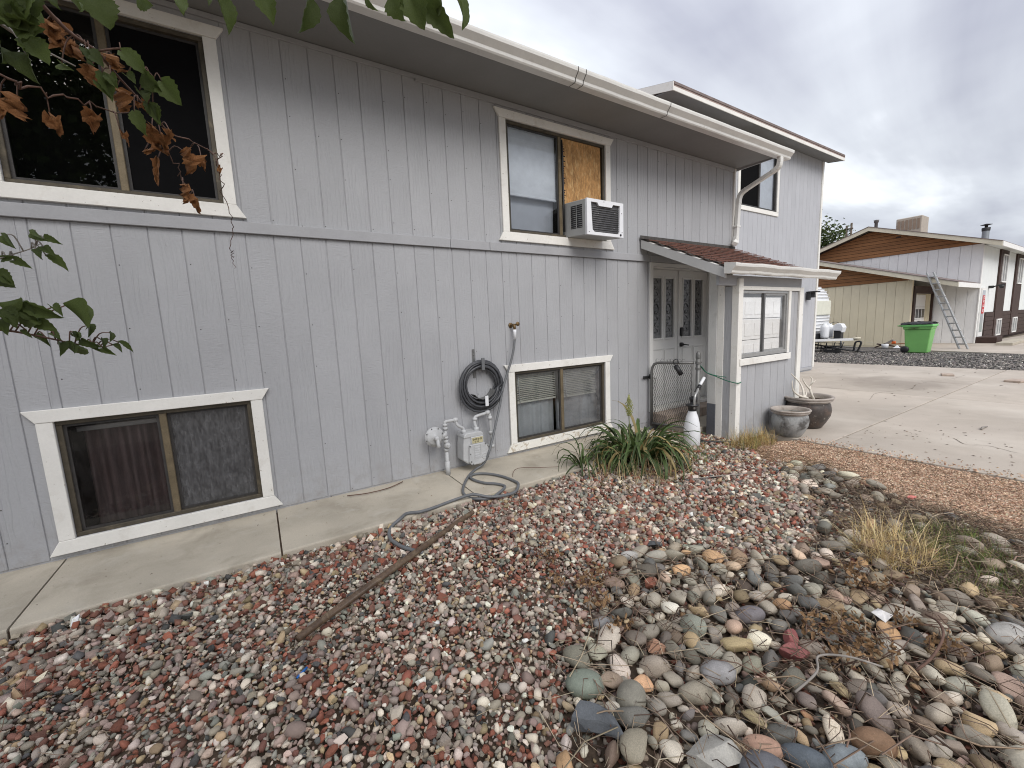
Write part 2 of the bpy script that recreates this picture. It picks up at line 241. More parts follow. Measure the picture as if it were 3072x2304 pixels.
# ------------------------------------------------------------------ mesh helpers
class MB:
    def __init__(s): s.v = []; s.f = []; s.sm = []
    def add(s, vs, fs, smooth=False):
        o = len(s.v); s.v += [tuple(v) for v in vs]; s.f += [tuple(i+o for i in f) for f in fs]; s.sm += [smooth]*len(fs); return s
    def box(s, x0, x1, y0, y1, z0, z1, ch=0.0):
        if x0 > x1: x0, x1 = x1, x0
        if y0 > y1: y0, y1 = y1, y0
        if z0 > z1: z0, z1 = z1, z0
        if ch <= 0:
            v = [(x, y, z) for z in (z0, z1) for y in (y0, y1) for x in (x0, x1)]
            return s.add(v, [(0, 2, 3, 1), (4, 5, 7, 6), (0, 1, 5, 4), (2, 6, 7, 3), (0, 4, 6, 2), (1, 3, 7, 5)])
        bm = bmesh.new(); bmesh.ops.create_cube(bm, size=1)
        for v in bm.verts: v.co = Vector(((x0+x1)/2+v.co.x*(x1-x0), (y0+y1)/2+v.co.y*(y1-y0), (z0+z1)/2+v.co.z*(z1-z0)))
        bmesh.ops.bevel(bm, geom=bm.edges[:], offset=min(ch, .45*min(x1-x0, y1-y0, z1-z0)), segments=1, profile=.5, affect='EDGES')
        return s.bm(bm)
    def bm(s, bm, mat=None, smooth=False):
        bm.verts.index_update(); vs = [(mat @ v.co if mat else v.co) for v in bm.verts]
        s.add(vs, [[v.index for v in f.verts] for f in bm.faces], smooth); bm.free(); return s
    def prism(s, poly, a, b, plane='xz'):
        """polygon extruded from a to b across the plane"""
        n = len(poly)
        def P(u, w, d): return (u, d, w) if plane == 'xz' else ((d, u, w) if plane == 'yz' else (u, w, d))
        vs = [P(u, w, a) for u, w in poly]+[P(u, w, b) for u, w in poly]
        return s.add(vs, [tuple(range(n))[::-1], tuple(range(n, 2*n))]+[(i, (i+1) % n, n+(i+1) % n, n+i) for i in range(n)])
    def tube(s, pts, r, n=8, cap=True, smooth=True, closed=False, flat=None):
        pts = [Vector(p) for p in pts]; k = len(pts)
        rs = list(r) if hasattr(r, '__len__') else [r]*k
        T = []
        for i in range(k):
            a = pts[i-1] if (i or closed) else pts[i]; b = pts[(i+1) % k] if (i < k-1 or closed) else pts[i]
            T.append((b-a).normalized() if (b-a).length > 1e-9 else Vector((0, 0, 1)))
        u = Vector((0, 0, 1)).cross(T[0]); u = u.normalized() if u.length > .1 else Vector((1, 0, 0))
        vs = []
        for i in range(k):
            u = (u-T[i]*u.dot(T[i])); u = u.normalized() if u.length > 1e-6 else T[i].orthogonal().normalized(); w = T[i].cross(u)
            for j in range(n):
                an = 2*math.pi*(j+.5)/n
                vs.append(pts[i]+(u*math.cos(an)+w*math.sin(an)*(flat or 1))*rs[i])
        fs = []
        for i in range(k if closed else k-1):
            a, b = i*n, ((i+1) % k)*n
            fs += [(a+j, a+(j+1) % n, b+(j+1) % n, b+j) for j in range(n)]
        if cap and not closed: fs += [tuple(range(n))[::-1], tuple(range((k-1)*n, k*n))]
        return s.add(vs, fs, smooth)
    def lathe(s, prof, n=28, c=(0, 0, 0), axis='z', smooth=True, wob=0):
        vs = []; c = Vector(c)
        for (r, h) in prof:
            for j in range(n):
                a = 2*math.pi*j/n; rr = r*(1+wob*math.sin(3*a+h*7))
                x, y = rr*math.cos(a), rr*math.sin(a)
                p = (x, y, h) if axis == 'z' else ((x, h, y) if axis == 'y' else (h, x, y)); vs.append(c+Vector(p))
        fs = []
        for i in range(len(prof)-1):
            fs += [(i*n+j, i*n+(j+1) % n, (i+1)*n+(j+1) % n, (i+1)*n+j) for j in range(n)]
        return s.add(vs, fs, smooth)
    def quad(s, a, b, c, d): return s.add([a, b, c, d], [(0, 1, 2, 3)])
    def mesh(s, name, mat):
        me = bpy.data.meshes.new(name); me.from_pydata(s.v, [], s.f)
        me.polygons.foreach_set('use_smooth', s.sm); me.update()
        if mat: me.materials.append(MAT[mat] if isinstance(mat, str) else mat)
        return me
    def build(s, name, mat, parent=None, label=None):
        o = bpy.data.objects.new(name, s.mesh(name, mat)); COL.objects.link(o)
        if parent: o.parent = parent
        if label: o['label'] = label
        bm = bmesh.new(); bm.from_mesh(o.data); bmesh.ops.recalc_face_normals(bm, faces=bm.faces); bm.to_mesh(o.data); bm.free()
        return o
def empty(name, loc=(0, 0, 0), parent=None, label=None):
    o = bpy.data.objects.new(name, None); COL.objects.link(o); o.location = loc; o.empty_display_size = .1
    if parent: o.parent = parent
    if label: o['label'] = label
    return o
def thing(name, label, cat, group=None, loc=(0, 0, 0)):
    o = empty(name, loc); tag(o, label, cat, group); return o
def tag(o, label=None, cat=None, group=None, kind=None):
    if label: o['label'] = label
    if cat: o['category'] = cat
    if group: o['group'] = group
    if kind: o['kind'] = kind
    return o
def bulk(name, V, F, mat, col=None, smooth=True, parent=None):
    V = np.ascontiguousarray(V, np.float32).reshape(-1, 3); F = np.ascontiguousarray(F, np.int32); k = F.shape[1]
    me = bpy.data.meshes.new(name); me.vertices.add(len(V)); me.vertices.foreach_set('co', V.ravel())
    me.loops.add(F.size); me.loops.foreach_set('vertex_index', F.ravel()); me.polygons.add(len(F))
    me.polygons.foreach_set('loop_start', np.arange(0, F.size, k, dtype=np.int32)); me.polygons.foreach_set('loop_total', np.full(len(F), k, np.int32))
    sm = np.full(len(F), bool(smooth)) if np.isscalar(smooth) else np.asarray(smooth, bool)
    me.polygons.foreach_set('use_smooth', sm)
    if col is not None:
        at = me.color_attributes.new('col', 'FLOAT_COLOR', 'POINT'); c4 = np.ones((len(V), 4), np.float32); c4[:, :3] = col; at.data.foreach_set('color', c4.ravel())
    me.update(calc_edges=True); me.validate()
    me.materials.append(MAT[mat]); o = bpy.data.objects.new(name, me); COL.objects.link(o)
    if parent: o.parent = parent
    return o
def catmull(pts, n=6):
    P = [Vector(p) for p in pts]; P = [P[0]*2-P[1]]+P+[P[-1]*2-P[-2]]; o = []
    for i in range(1, len(P)-2):
        for k in range(n):
            t = k/n; a, b, c, d = P[i-1], P[i], P[i+1], P[i+2]
            o.append(.5*((2*b)+(c-a)*t+(2*a-5*b+4*c-d)*t*t+(3*b-a-3*c+d)*t**3))
    o.append(P[-2]); return o

# ------------------------------------------------------------------ ground and setting
def sheet(name, poly, z, mat, parent=None, kind='structure'):
    o = MB().add([(x, y, z) for x, y in poly], [tuple(range(len(poly)))]).build(name, mat, parent)
    for p in o.data.polygons:
        pass
    if kind: o['kind'] = kind
    return o
sheet('ground', [(-300, -300), (400, -300), (400, 300), (-300, 300)], -.16, 'ground')
# concrete walk along the house wall, poured in slabs
walk = empty('concrete_walk'); walk['kind'] = 'structure'
for x0, x1 in ((-4.2, -2.72), (-2.72, -1.325), (-1.325, 0.0), (0.0, 1.59), (1.59, 3.12), (3.12, 4.62)):
    a, b = x0+.006, x1-.006
    mb = MB(); r = .012
    prof = [(.06, 0.0), (-.84+r, -.012), (-.84+.003, -.016), (-.84, -.024), (-.845, -.2), (.06, -.2)]
    mb.prism([(y, z) for y, z in prof], a, b, 'yz'); mb.build('paving_slab', 'concrete', walk)
MB().box(-4.2, 4.62, -.83, .05, -.2, -.028).build('slab_joint', 'dirt', walk)
# driveway
drive = empty('driveway'); drive['kind'] = 'structure'
for (x0, x1, y0, y1) in ((5.92, 10.6, -1.91, 1.5), (10.6, 16.3, -1.91, 1.5), (5.92, 10.6, -7.5, -1.91), (10.6, 16.3, -7.5, -1.91), (5.92, 10.6, -13, -7.5), (10.6, 16.3, -13, -7.5), (13.98, 16.3, 1.5, 4.6)):
    MB().box(x0+.008, x1-.008, y0+.008, y1-.008, -.3, -.1, .006).build('concrete_slab', 'drive', drive)
MB().box(5.93, 16.29, -13, 1.49, -.3, -.125).build('slab_joint', 'dirt', drive)
# a dark crack with small side branches, as a shallow ribbon of dirt
def crack(pts, w):
    mb = MB(); P = catmull([(x, y, 0) for x, y in pts], 5); vs = []; 
    for i, p in enumerate(P):
        d = (P[min(i+1, len(P)-1)]-P[max(i-1, 0)]).normalized(); nn = Vector((-d.y, d.x, 0)); j = RNG.uniform(-.006, .006); ww = w*RNG.uniform(.4, 1.2)
        vs += [(p.x+nn.x*(j+ww), p.y+nn.y*(j+ww), -.0965), (p.x+nn.x*(j-ww), p.y+nn.y*(j-ww), -.0965)]
    mb.add(vs, [(2*i, 2*i+1, 2*i+3, 2*i+2) for i in range(len(P)-1)]); return mb.build('crack', 'dirt', drive)
crack([(9.6, -1.2), (10.5, -1.05), (11.4, -1.3), (12.4, -1.2), (13.6, -1.45), (14.6, -1.5)], .003)
crack([(7.0, -3.3), (7.15, -3.05), (7.05, -2.9), (7.3, -2.75)], .004)
# dark side-yard gravel, neighbour's pad
sheet('side_yard', [(16.31, -14), (22.2, -14), (22.6, .9), (29, 2.2), (29, 14), (16.31, 14)], -.125, M('dark_crushed_gravel', (0.135, 0.125, 0.12), .95, .25, 1.2, .75, 26, .9, 24, .03))
pad = empty('neighbor_pad'); pad['kind'] = 'structure'
MB().prism([(21.95, -1.5), (21.2, -8), (48, -8), (48, -.2), (28.0, .66), (28.0, 2.2), (22.95, 1.0)], -.3, -.095, 'xy').build('concrete_slab', 'drive', pad)

C_POLY = [(0.70, -3.15), (0.93, -2.90), (1.01, -2.78), (1.25, -2.64), (1.51, -2.52), (1.74, -2.35), (2.03, -2.18), (2.3, -2.24), (2.55, -2.62), (2.89, -2.84), (3.35, -2.82), (3.75, -2.70), (3.9, -2.58), (4.2, -2.32), (4.5, -2.04), (4.88, -1.97), (4.96, -2.24), (4.86, -2.53), (4.66, -2.88), (4.5, -3.2), (4.4, -3.6), (4.2, -4.3), (4.0, -5.4), (1.0, -5.4), (.25, -3.9)]
P_POLY = [(5.02, -1.28), (5.35, -1.25), (5.92, -1.60), (5.92, -6.5), (4.0, -6.5), (4.3, -3.9), (4.5, -3.2), (4.66, -2.88), (4.90, -2.5), (4.97, -2.2), (4.85, -1.95), (4.75, -1.75)]
G_POLY = [(-3.2, -.84), (4.62, -.84), (4.62, -.1), (5.2, -.1), (5.2, -1.3), (4.7, -1.75), (4.9, -2.0), (4.4, -2.4), (3.7, -3.1), (2.9, -3.2), (2.0, -2.9), (1.2, -3.3), (.6, -4.2), (-.5, -4.9), (-3.2, -4.9)]
def inside(poly, X, Y):
    r = np.zeros(len(X), bool); n = len(poly)
    for i in range(n):
        x1, y1 = poly[i]; x2, y2 = poly[(i+1) % n]
        if y1 == y2: continue
        c = ((y1 > Y) != (y2 > Y)) & (X < (x2-x1)*(Y-y1)/(y2-y1)+x1); r ^= c
    return r
bed = sheet('gravel_bed', G_POLY, -.118, 'dirt'); cbed = sheet('cobble_bed', C_POLY, -.122, 'dirt'); pbed = sheet('pink_gravel_strip', P_POLY, -.126, M('pink_grit', (0.34, 0.225, 0.17), .95, .2, 6, .4, 70, .6, 60, .01))
sheet('grass_verge', [(5.2, -1.18), (6.9, -1.18), (6.9, .4), (5.2, .4)], -.13, 'dirt')
# ------------------------------------------------------------------ stones
def cube_sphere(n):
    key = {}; V = []; F = []
    def vid(p):
        k = tuple(np.round(p, 5))
        if k not in key: key[k] = len(V); V.append(p)
        return key[k]
    for ax in range(3):
        for sg in (-1, 1):
            for i in range(n):
                for j in range(n):
                    q = []
                    for (a, b) in ((i, j), (i+1, j), (i+1, j+1), (i, j+1)):
                        p = np.zeros(3); p[ax] = sg; p[(ax+1) % 3] = math.tan((2*a/n-1)*math.pi/4); p[(ax+2) % 3] = math.tan((2*b/n-1)*math.pi/4); q.append(vid(p))
                    F.append(q if sg > 0 else q[::-1])
    V = np.array(V); return V/np.linalg.norm(V, axis=1)[:, None], np.array(F)
def stone_shapes(n, count, angular, rng, flat=(.45, .75), wid=(.6, .9)):
    V, F = cube_sphere(n); out = []
    for i in range(count):
        v = V.copy(); lo = rng.normal(size=(3, 3))
        d = sum(.08*np.sin(v @ (lo[k]*2.2)+k*2)[:, None] for k in range(3)); v = v*(1+d)
        if rng.random() < angular:
            for _ in range(rng.integers(4, 8)):
                nrm = rng.normal(size=3); nrm /= np.linalg.norm(nrm); k = rng.uniform(.45, .8)
                ex = np.maximum(0, v @ nrm-k); v = v-ex[:, None]*nrm*.95
        v = v*np.array([1, rng.uniform(*wid), rng.uniform(*flat)])
        ext = np.abs(v[:, :2]).max(); out.append(v/ext)
    return out, F
def rot_mats(n, rng, tilt):
    a = rng.uniform(0, 2*np.pi, n); t = rng.normal(0, tilt, n); u = rng.normal(0, tilt, n)
    ca, sa, ct, st, cu, su = np.cos(a), np.sin(a), np.cos(t), np.sin(t), np.cos(u), np.sin(u); z = np.zeros(n); o = np.ones(n)
    Rz = np.stack([np.stack([ca, -sa, z], 1), np.stack([sa, ca, z], 1), np.stack([z, z, o], 1)], 1)
    Rx = np.stack([np.stack([o, z, z], 1), np.stack([z, ct, -st], 1), np.stack([z, st, ct], 1)], 1)
    Ry = np.stack([np.stack([cu, z, su], 1), np.stack([z, o, z], 1), np.stack([-su, z, cu], 1)], 1)
    return Rz @ Rx @ Ry
def palette(n, pal, rng, jit=.22):
    w = np.array([p[3] for p in pal]); i = rng.choice(len(pal), n, p=w/w.sum()); c = np.array([p[:3] for p in pal])[i]*np.array([1.05, 1.0, .92])
    return np.clip(c*(1+rng.normal(0, jit, (n, 1)))*(1+rng.normal(0, .022, (n, 3))), .012, .8)
GPAL = [(.225, .090, .064, 15), (.165, .082, .066, 13), (.255, .20, .185, 18), (.265, .245, .22, 15), (.195, .205, .185, 8), (.52, .475, .42, 17), (.33, .26, .17, 7), (.08, .082, .085, 5), (.38, .30, .26, 7), (.28, .25, .21, 12)]
CPAL = [(.270, .248, .215, 26), (.36, .332, .29, 18), (.135, .134, .132, 14), (.34, .268, .175, 15), (.275, .275, .24, 8), (.52, .485, .43, 13), (.22, .175, .14, 9), (.38, .25, .15, 4), (.40, .30, .25, 3)]
PPAL = [(.46, .33, .25, 40), (.56, .44, .345, 26), (.36, .22, .155, 18), (.22, .15, .105, 12), (.5, .44, .36, 8)]
KPAL = [(.15, .145, .145, 50), (.24, .225, .22, 25), (.07, .07, .072, 20), (.42, .41, .4, 5)]
def view_xy(P):
    d = P-np.array(CAMP); z = d @ np.array(Fv); x = d @ np.array(R2); y = d @ np.array(U2)
    zz = np.where(z > .05, z, .05); return x/zz*1228.16/1536, y/zz*1228.16/1152, z
def scatter_stones(parent, name, pts, size, shapes, F, col, mat, rng, single_mat, single_name, n_single, tilt=.35, sink=.25, smooth=.55, rest_name='loose_gravel', rots=None):
    """pts N x 3 resting heights; the n_single that show largest become objects of their own, the rest one mass"""
    n = len(pts); R = rot_mats(n, rng, tilt) if rots is None else rots; idx = rng.integers(0, len(shapes), n)
    sx, sy, dz = view_xy(pts); vis = (np.abs(sx) < .99) & (np.abs(sy) < .99) & (dz > .1)
    show = np.where(vis, size/np.maximum(dz, .3), 0); order = np.argsort(-show); single = np.zeros(n, bool); single[order[:n_single]] = True
    meshes = {}
    for i in np.where(single)[0]:
        k = int(idx[i])
        if k not in meshes:
            me = bpy.data.meshes.new(single_name); me.from_pydata([tuple(v) for v in shapes[k]], [], [tuple(f) for f in F])
            me.polygons.foreach_set('use_smooth', [k % 5 != 0 or mat != 'gravel']*len(F)); me.materials.append(MAT[single_mat]); meshes[k] = me
        o = bpy.data.objects.new(single_name, meshes[k]); COL.objects.link(o); o.parent = parent
        mt = Matrix([list(R[i][r]*size[i])+[float(pts[i][r])] for r in range(3)]+[[0, 0, 0, 1]]); o.matrix_world = mt
        o.color = (*[float(c) for c in col[i]], 1)
    rest = np.where(~single)[0]; S = np.array(shapes)
    V = np.einsum('nij,nkj->nki', R[rest]*size[rest][:, None, None], S[idx[rest]])+pts[rest][:, None, :]
    nv = S.shape[1]; FF = F[None]+(np.arange(len(rest))*nv)[:, None, None]
    sm = np.repeat((rng.random(len(rest)) < smooth), len(F))
    o = bulk(rest_name, V.reshape(-1, 3), FF.reshape(-1, F.shape[1]), mat, np.repeat(col[rest], nv, 0), sm, parent); o['kind'] = 'stuff'
    return o
def jitter_grid(x0, x1, y0, y1, s, rng, j=.45):
    gx, gy = np.meshgrid(np.arange(x0, x1, s), np.arange(y0, y1, s*.87)); gx = gx+(np.arange(gx.shape[0]) % 2)[:, None]*s/2
    X = gx.ravel()+rng.uniform(-j, j, gx.size)*s; Y = gy.ravel()+rng.uniform(-j, j, gx.size)*s; return X, Y
def bumps(X, Y): return .012*np.sin(X*3.1+1)*np.cos(Y*2.7)+.008*np.sin(X*7.3+Y*5.1)
def in_reach(X, Y, m=.35):
    x, y, z = view_xy(np.stack([X, Y, np.full(len(X), -.1)], 1)); return (np.abs(x) < 1+m) & (np.abs(y) < 1+m) & (z > .05)
rg = np.random.default_rng(3)
# gravel: one close layer and one loose layer on top
X, Y = jitter_grid(-3.2, 5.2, -4.9, -.1, .0245, rg)
k = inside(G_POLY, X, Y) & in_reach(X, Y, .2) & ~inside([(x, y) for x, y in C_POLY], X, Y); X, Y = X[k], Y[k]
X2, Y2 = jitter_grid(-3.2, 5.2, -4.9, -.1, .036, rg)
k = inside(G_POLY, X2, Y2) & in_reach(X2, Y2, .2) & ~inside(C_POLY, X2, Y2); X2, Y2 = X2[k], Y2[k]
Xa = np.concatenate([X, X2]); Ya = np.concatenate([Y, Y2])
sz = np.concatenate([rg.lognormal(math.log(.0134), .33, len(X)), rg.lognormal(math.log(.0150), .42, len(X2))]); sz = np.clip(sz, .007, .042); sz = np.where(np.hypot(Xa, Ya-CAMP.y) > 2.5, np.minimum(sz, .027), sz)
Za = np.concatenate([-.105+rg.uniform(-.008, .006, len(X)), -.088+rg.uniform(-.006, .008, len(X2))])+bumps(Xa, Ya)+.038*np.exp(-np.abs(-.86-Ya)/.22)*(Xa < 4.6)
shp, Fq = stone_shapes(2, 48, .85, rg, (.40, .72), (.5, .88)); shl, Fl = stone_shapes(1, 40, 0, rg, (.45, .75), (.5, .9)); shl = [q_*(1+rg.uniform(-.32, .22, (len(q_), 1))) for q_ in shl]
gp3 = np.stack([Xa, Ya, Za], 1); gcol = np.clip(palette(len(Xa), GPAL, rg)*1.16, .012, .75); near = np.linalg.norm(gp3-np.array(CAMP), axis=1) < 3.25
scatter_stones(bed, 'gravel', gp3[near], sz[near], shp, Fq, gcol[near], 'gravel', rg, 'pebble', 'stone', 300, .45, rest_name='loose_gravel', smooth=.3)
scatter_stones(bed, 'gravel', gp3[~near], sz[~near]*1.08, shl, Fl, gcol[~near], 'gravel', rg, 'pebble', 'stone', 0, .6, rest_name='loose_gravel', smooth=.65)
print('gravel near/far', near.sum(), (~near).sum())
# river cobbles: largest first, kept apart, then small ones in the gaps
def pack(poly, radii, rng, tries, keep=.80, pre=()):
    P = [tuple(p) for p in pre]; cell = .2; grid = {}
    def put(p): grid.setdefault((int(p[0]//cell), int(p[1]//cell)), []).append(p)
    for p in P: put(p)
    x0 = min(a for a, b in poly); x1 = max(a for a, b in poly); y0 = min(b for a, b in poly); y1 = max(b for a, b in poly); res = []
    for r in radii:
        for _ in range(tries):
            x, y = rng.uniform(x0, x1), rng.uniform(y0, y1)
            if not inside(poly, np.array([x]), np.array([y]))[0] or not in_reach(np.array([x]), np.array([y]), .3)[0]: continue
            ci, cj = int(x//cell), int(y//cell); ok = True
            for a in (-1, 0, 1):
                for b in (-1, 0, 1):
                    for q in grid.get((ci+a, cj+b), ()):
                        if (q[0]-x)**2+(q[1]-y)**2 < ((q[2]+r)*keep)**2: ok = False; break
                    if not ok: break
                if not ok: break
            if ok: p = (x, y, r); put(p); res.append(p); break
    return res
# stones the photograph singles out: x, y, half length, width ratio, height ratio, turn, colour, shape, label
SPECIAL = [(1.079, -2.843, .088, .72, .55, -.5, (.20, .225, .18), 0, 'large smooth green-grey oval cobble'),
 (0.985, -3.01, .135, .60, .5, -1.35, (.10, .107, .115), 1, 'dark slate-grey wedge-shaped stone with a ridge'),
 (1.195, -3.006, .072, .85, .7, .4, (.23, .215, .175), 0, None), (2.003, -3.288, .085, .62, .6, -.6, (.30, .115, .105), 1, 'broken pink granite lump'),
 (2.09, -3.215, .065, .6, .6, .3, (.28, .10, .095), 1, 'broken pink granite lump, the one behind'), (1.775, -3.640, .075, .62, .72, -.7, (.215, .13, .078), 0, 'rusty orange egg-shaped cobble'),
 (1.262, -3.34, .112, .60, .50, -.5, (.36, .345, .31), 1, 'pale flat cobble with a scarred face'), (2.095, -3.02, .082, .55, .55, -.5, (.165, .15, .155), 0, None),
 (1.616, -3.136, .080, .72, .55, -.5, (.28, .27, .265), 0, None), (1.64, -3.60, .074, .6, .5, -.6, (.24, .265, .275), 0, None), (2.95, -3.79, .09, .6, .5, -.5, (.36, .345, .32), 0, None),
 (2.28, -2.24, .075, .55, .5, -.3, (.085, .088, .092), 1, None), (2.03, -2.24, .065, .5, .5, -.4, (.40, .385, .36), 0, None), (2.16, -2.36, .082, .5, .5, -.5, (.34, .315, .26), 0, None),
 (1.42, -2.60, .055, .6, .5, .0, (.27, .265, .26), 0, None), (1.90, -2.52, .06, .5, .5, -.2, (.30, .12, .08), 1, 'brick-red flat stone among grey cobbles'),
 (1.37, -2.84, .058, .65, .55, .1, (.30, .28, .22), 0, None), (1.52, -2.87, .065, .8, .6, -.6, (.42, .24, .16), 1, 'orange-pink and cream cobble'), (2.95, -3.30, .07, .7, .8, .3, (.27, .22, .15), 0, None),
 (1.44, -3.42, .07, .6, .5, -.8, (.40, .25, .18), 0, None), (1.36, -3.46, .085, .7, .5, -.6, (.13, .13, .14), 0, None), (1.52, -3.53, .085, .45, .5, -1.0, (.10, .115, .13), 0, None)]
rc = np.random.default_rng(21)
pre = [(s[0], s[1], s[2]*.8) for s in SPECIAL]
rad = np.sort(np.concatenate([np.clip(rc.lognormal(math.log(.041), .32, 1250), .026, .088), rc.uniform(.018, .029, 1300)]))[::-1]
ck = pack(C_POLY, rad, rc, 14, .74, pre); ck = np.array(ck)
sp_ = (ck[:, 0] > 2.75)&(ck[:, 1] < -2.55+.0*ck[:, 0])&~((ck[:, 0] < 3.1)&(ck[:, 1] < -3.55)); edge_ = np.clip((ck[:, 0]-2.75)/1.2, 0, 1)
keep_ = ~sp_ | (rc.random(len(ck)) > .25+.45*edge_); ck = ck[keep_]
cpts = np.stack([ck[:, 0], ck[:, 1], -.112+ck[:, 2]*.40+rc.uniform(-.006, .018, len(ck))], 1)
shc, Fc = stone_shapes(4, 36, .30, rc, (.40, .66), (.5, .85))
CB = scatter_stones(cbed, 'cobble', cpts, ck[:, 2]*1.08, shc, Fc, palette(len(ck), CPAL, rc, .30)*1.05, 'cobble_mass', rc, 'cobble', 'cobble', 278, .22, rest_name='cobble_mass', smooth=1)
sv, sF = cube_sphere(6)
for (x, y, L_, wr, hr, tn, colr, ang, lab) in SPECIAL:
    v = sv.copy()
    if ang:
        r_ = np.random.default_rng(int(x*1000))
        for _ in range(9):
            nn = r_.normal(size=3); nn /= np.linalg.norm(nn); ex = np.maximum(0, v @ nn-r_.uniform(.4, .7)); v = v-ex[:, None]*nn
    if lab and 'wedge' in lab: v = v*np.stack([np.ones(len(v)), 1-.55*v[:, 0], 1-.25*v[:, 0]], 1)
    v = v*np.array([1, wr, hr])*L_
    me = bpy.data.meshes.new('cobble'); me.from_pydata([tuple(q) for q in v], [], [tuple(f) for f in sF]); me.polygons.foreach_set('use_smooth', [not ang]*len(sF)); me.materials.append(MAT['cobble'])
    o = bpy.data.objects.new('cobble', me); COL.objects.link(o); o.parent = cbed; o.location = (x, y, -.098+L_*hr*.55); o.rotation_euler = (rc.normal(0, .12), rc.normal(0, .12), tn); o.color = (*colr, 1)
    if lab: o['label'] = lab
# grit and small gravel under and between the cobbles
X, Y = jitter_grid(.2, 5.0, -5.2, -1.9, .034, rg); k = inside(C_POLY, X, Y) & in_reach(X, Y, .2) & (rg.random(len(X)) < .85); X, Y = X[k], Y[k]
scatter_stones(cbed, 'grit', np.stack([X, Y, -.115+rg.uniform(-.004, .008, len(X))], 1), rg.uniform(.009, .021, len(X)), shp, Fq, palette(len(X), GPAL, rg)*.8, 'gravel', rg, 'pebble', 'stone', 0, rest_name='fine_gravel')
sh1, F1 = stone_shapes(1, 12, 0, rg)
X, Y = jitter_grid(4.0, 5.95, -5.6, -1.25, .0115, rg); k = inside(P_POLY, X, Y) & in_reach(X, Y, .15); X, Y = X[k], Y[k]
scatter_stones(pbed, 'chips', np.stack([X, Y, -.121+rg.uniform(-.002, .006, len(X))], 1), rg.uniform(.0042, .0085, len(X)), sh1, F1, palette(len(X), PPAL, rg, .22), 'chips', rg, 'pebble', 'chip', 0, .6, smooth=0, rest_name='pink_chips')
X, Y = rg.uniform(16.3, 22.6, 16000), rg.uniform(-6.5, 4.5, 16000); k = (X < 22.0+.06*Y) | (Y > 1.2)
syard = bpy.data.objects['side_yard']
scatter_stones(syard, 'chips', np.stack([X[k], Y[k], -.12+rg.uniform(-.005, .012, k.sum())], 1), rg.uniform(.012, .034, k.sum()), sh1, F1, palette(k.sum(), KPAL, rg, .25), 'chips', rg, 'pebble', 'chip', 0, .6, smooth=0, rest_name='dark_chips')
# stray gravel along the edge of the drive
X, Y = 5.92+np.abs(rg.normal(0, .12, 500)), rg.uniform(-4.6, -1.6, 500)
scatter_stones(pbed, 'chips', np.stack([X, Y, np.full(500, -.097)], 1), rg.uniform(.004, .009, 500), sh1, F1, palette(500, PPAL, rg, .22), 'chips', rg, 'pebble', 'chip', 0, .6, smooth=0, rest_name='stray_chips')

# ------------------------------------------------------------------ the grey house
house = thing('house', 'grey house with vertical grooved siding, white window trim and white gutter', 'house')
def board_mb(mb, T, u0, u1, z0, z1, t=.016, c=.004):
    v = [T(u, d, z) for (d, i) in ((-t, 0), (-c, 0), (0.0, c)) for (u, z) in ((u0+i, z0+i), (u1-i, z0+i), (u1-i, z1-i), (u0+i, z1-i))]
    f = [(8, 9, 10, 11)]
    for k in (0, 4): f += [(k+i, k+(i+1) % 4, k+4+(i+1) % 4, k+4+i) for i in range(4)]
    mb.add(v, f)
def boards(parent, T, edges, z0, z1, openings, mat, gap=.0068, t=.0075, name='siding_board'):
    for a, b in zip(edges[:-1], edges[1:]):
        a2, b2 = a+gap*RNG.uniform(.3, .62), b-gap*RNG.uniform(.3, .62)
        cuts = sorted({a2, b2} | {min(max(u, a2), b2) for o in openings for u in (o[0], o[1]) if o[3] > z0 and o[2] < z1})
        pieces = []
        for u0, u1 in zip(cuts[:-1], cuts[1:]):
            if u1-u0 < .004: continue
            m = (u0+u1)/2; segs = [(z0, z1)]
            for (ox0, ox1, oz0, oz1) in openings:
                if ox0 < m < ox1:
                    ns = []
                    for s0, s1 in segs:
                        if oz1 <= s0 or oz0 >= s1: ns.append((s0, s1)); continue
                        if oz0-s0 > .01: ns.append((s0, oz0))
                        if s1-oz1 > .01: ns.append((oz1, s1))
                    segs = ns
            pieces.append((u0, u1, segs))
        todo = []
        for u0, u1, segs in pieces:
            for s in segs:
                hit = [q for q in todo if q[-1][1] == u0 and not (s[1] <= q[-1][2]+1e-6 or s[0] >= q[-1][3]-1e-6)]
                if hit:
                    hit[0].append((u0, u1, *s))
                    for h in hit[1:]: hit[0].extend(h); todo.remove(h)
                else: todo.append([(u0, u1, *s)])
        for q in todo:
            mb = MB()
            for (u0, u1, s0, s1) in q: board_mb(mb, T, u0, u1, s0, s1, t, .003 if len(q) == 1 else .0018)
            mb.build(name, mat, parent)
def backing(parent, T, u0, u1, z0, z1, openings, mat, d0=-.0072, d1=-.12, name='wall_sheathing'):
    """solid wall behind the boards, with holes for the openings"""
    us = sorted({u0, u1} | {min(max(u, u0), u1) for o in openings for u in o[:2]}); mb = MB()
    for a, b in zip(us[:-1], us[1:]):
        if b-a < 1e-4: continue
        m = (a+b)/2; segs = [(z0, z1)]
        for o in sorted(openings, key=lambda o: o[2]):
            if o[0] < m < o[1]:
                segs = [s for s0, s1 in segs for s in (((s0, o[2]), (o[3], s1)) if o[2] > s0 and o[3] < s1 else ((s0, s1),))]
        for s0, s1 in segs:
            p, q = T(a, d0, s0), T(b, d1, s1); mb.box(p[0], q[0], p[1], q[1], s0, s1)
    return mb.build(name, mat, parent)
MAT['glass_bright'] = glass_mat('reflective_glass', (.90, .92, .94), 1.6)
G = .2032; GX0 = -.3847
Tm = lambda u, d, z: (u, -d, z)
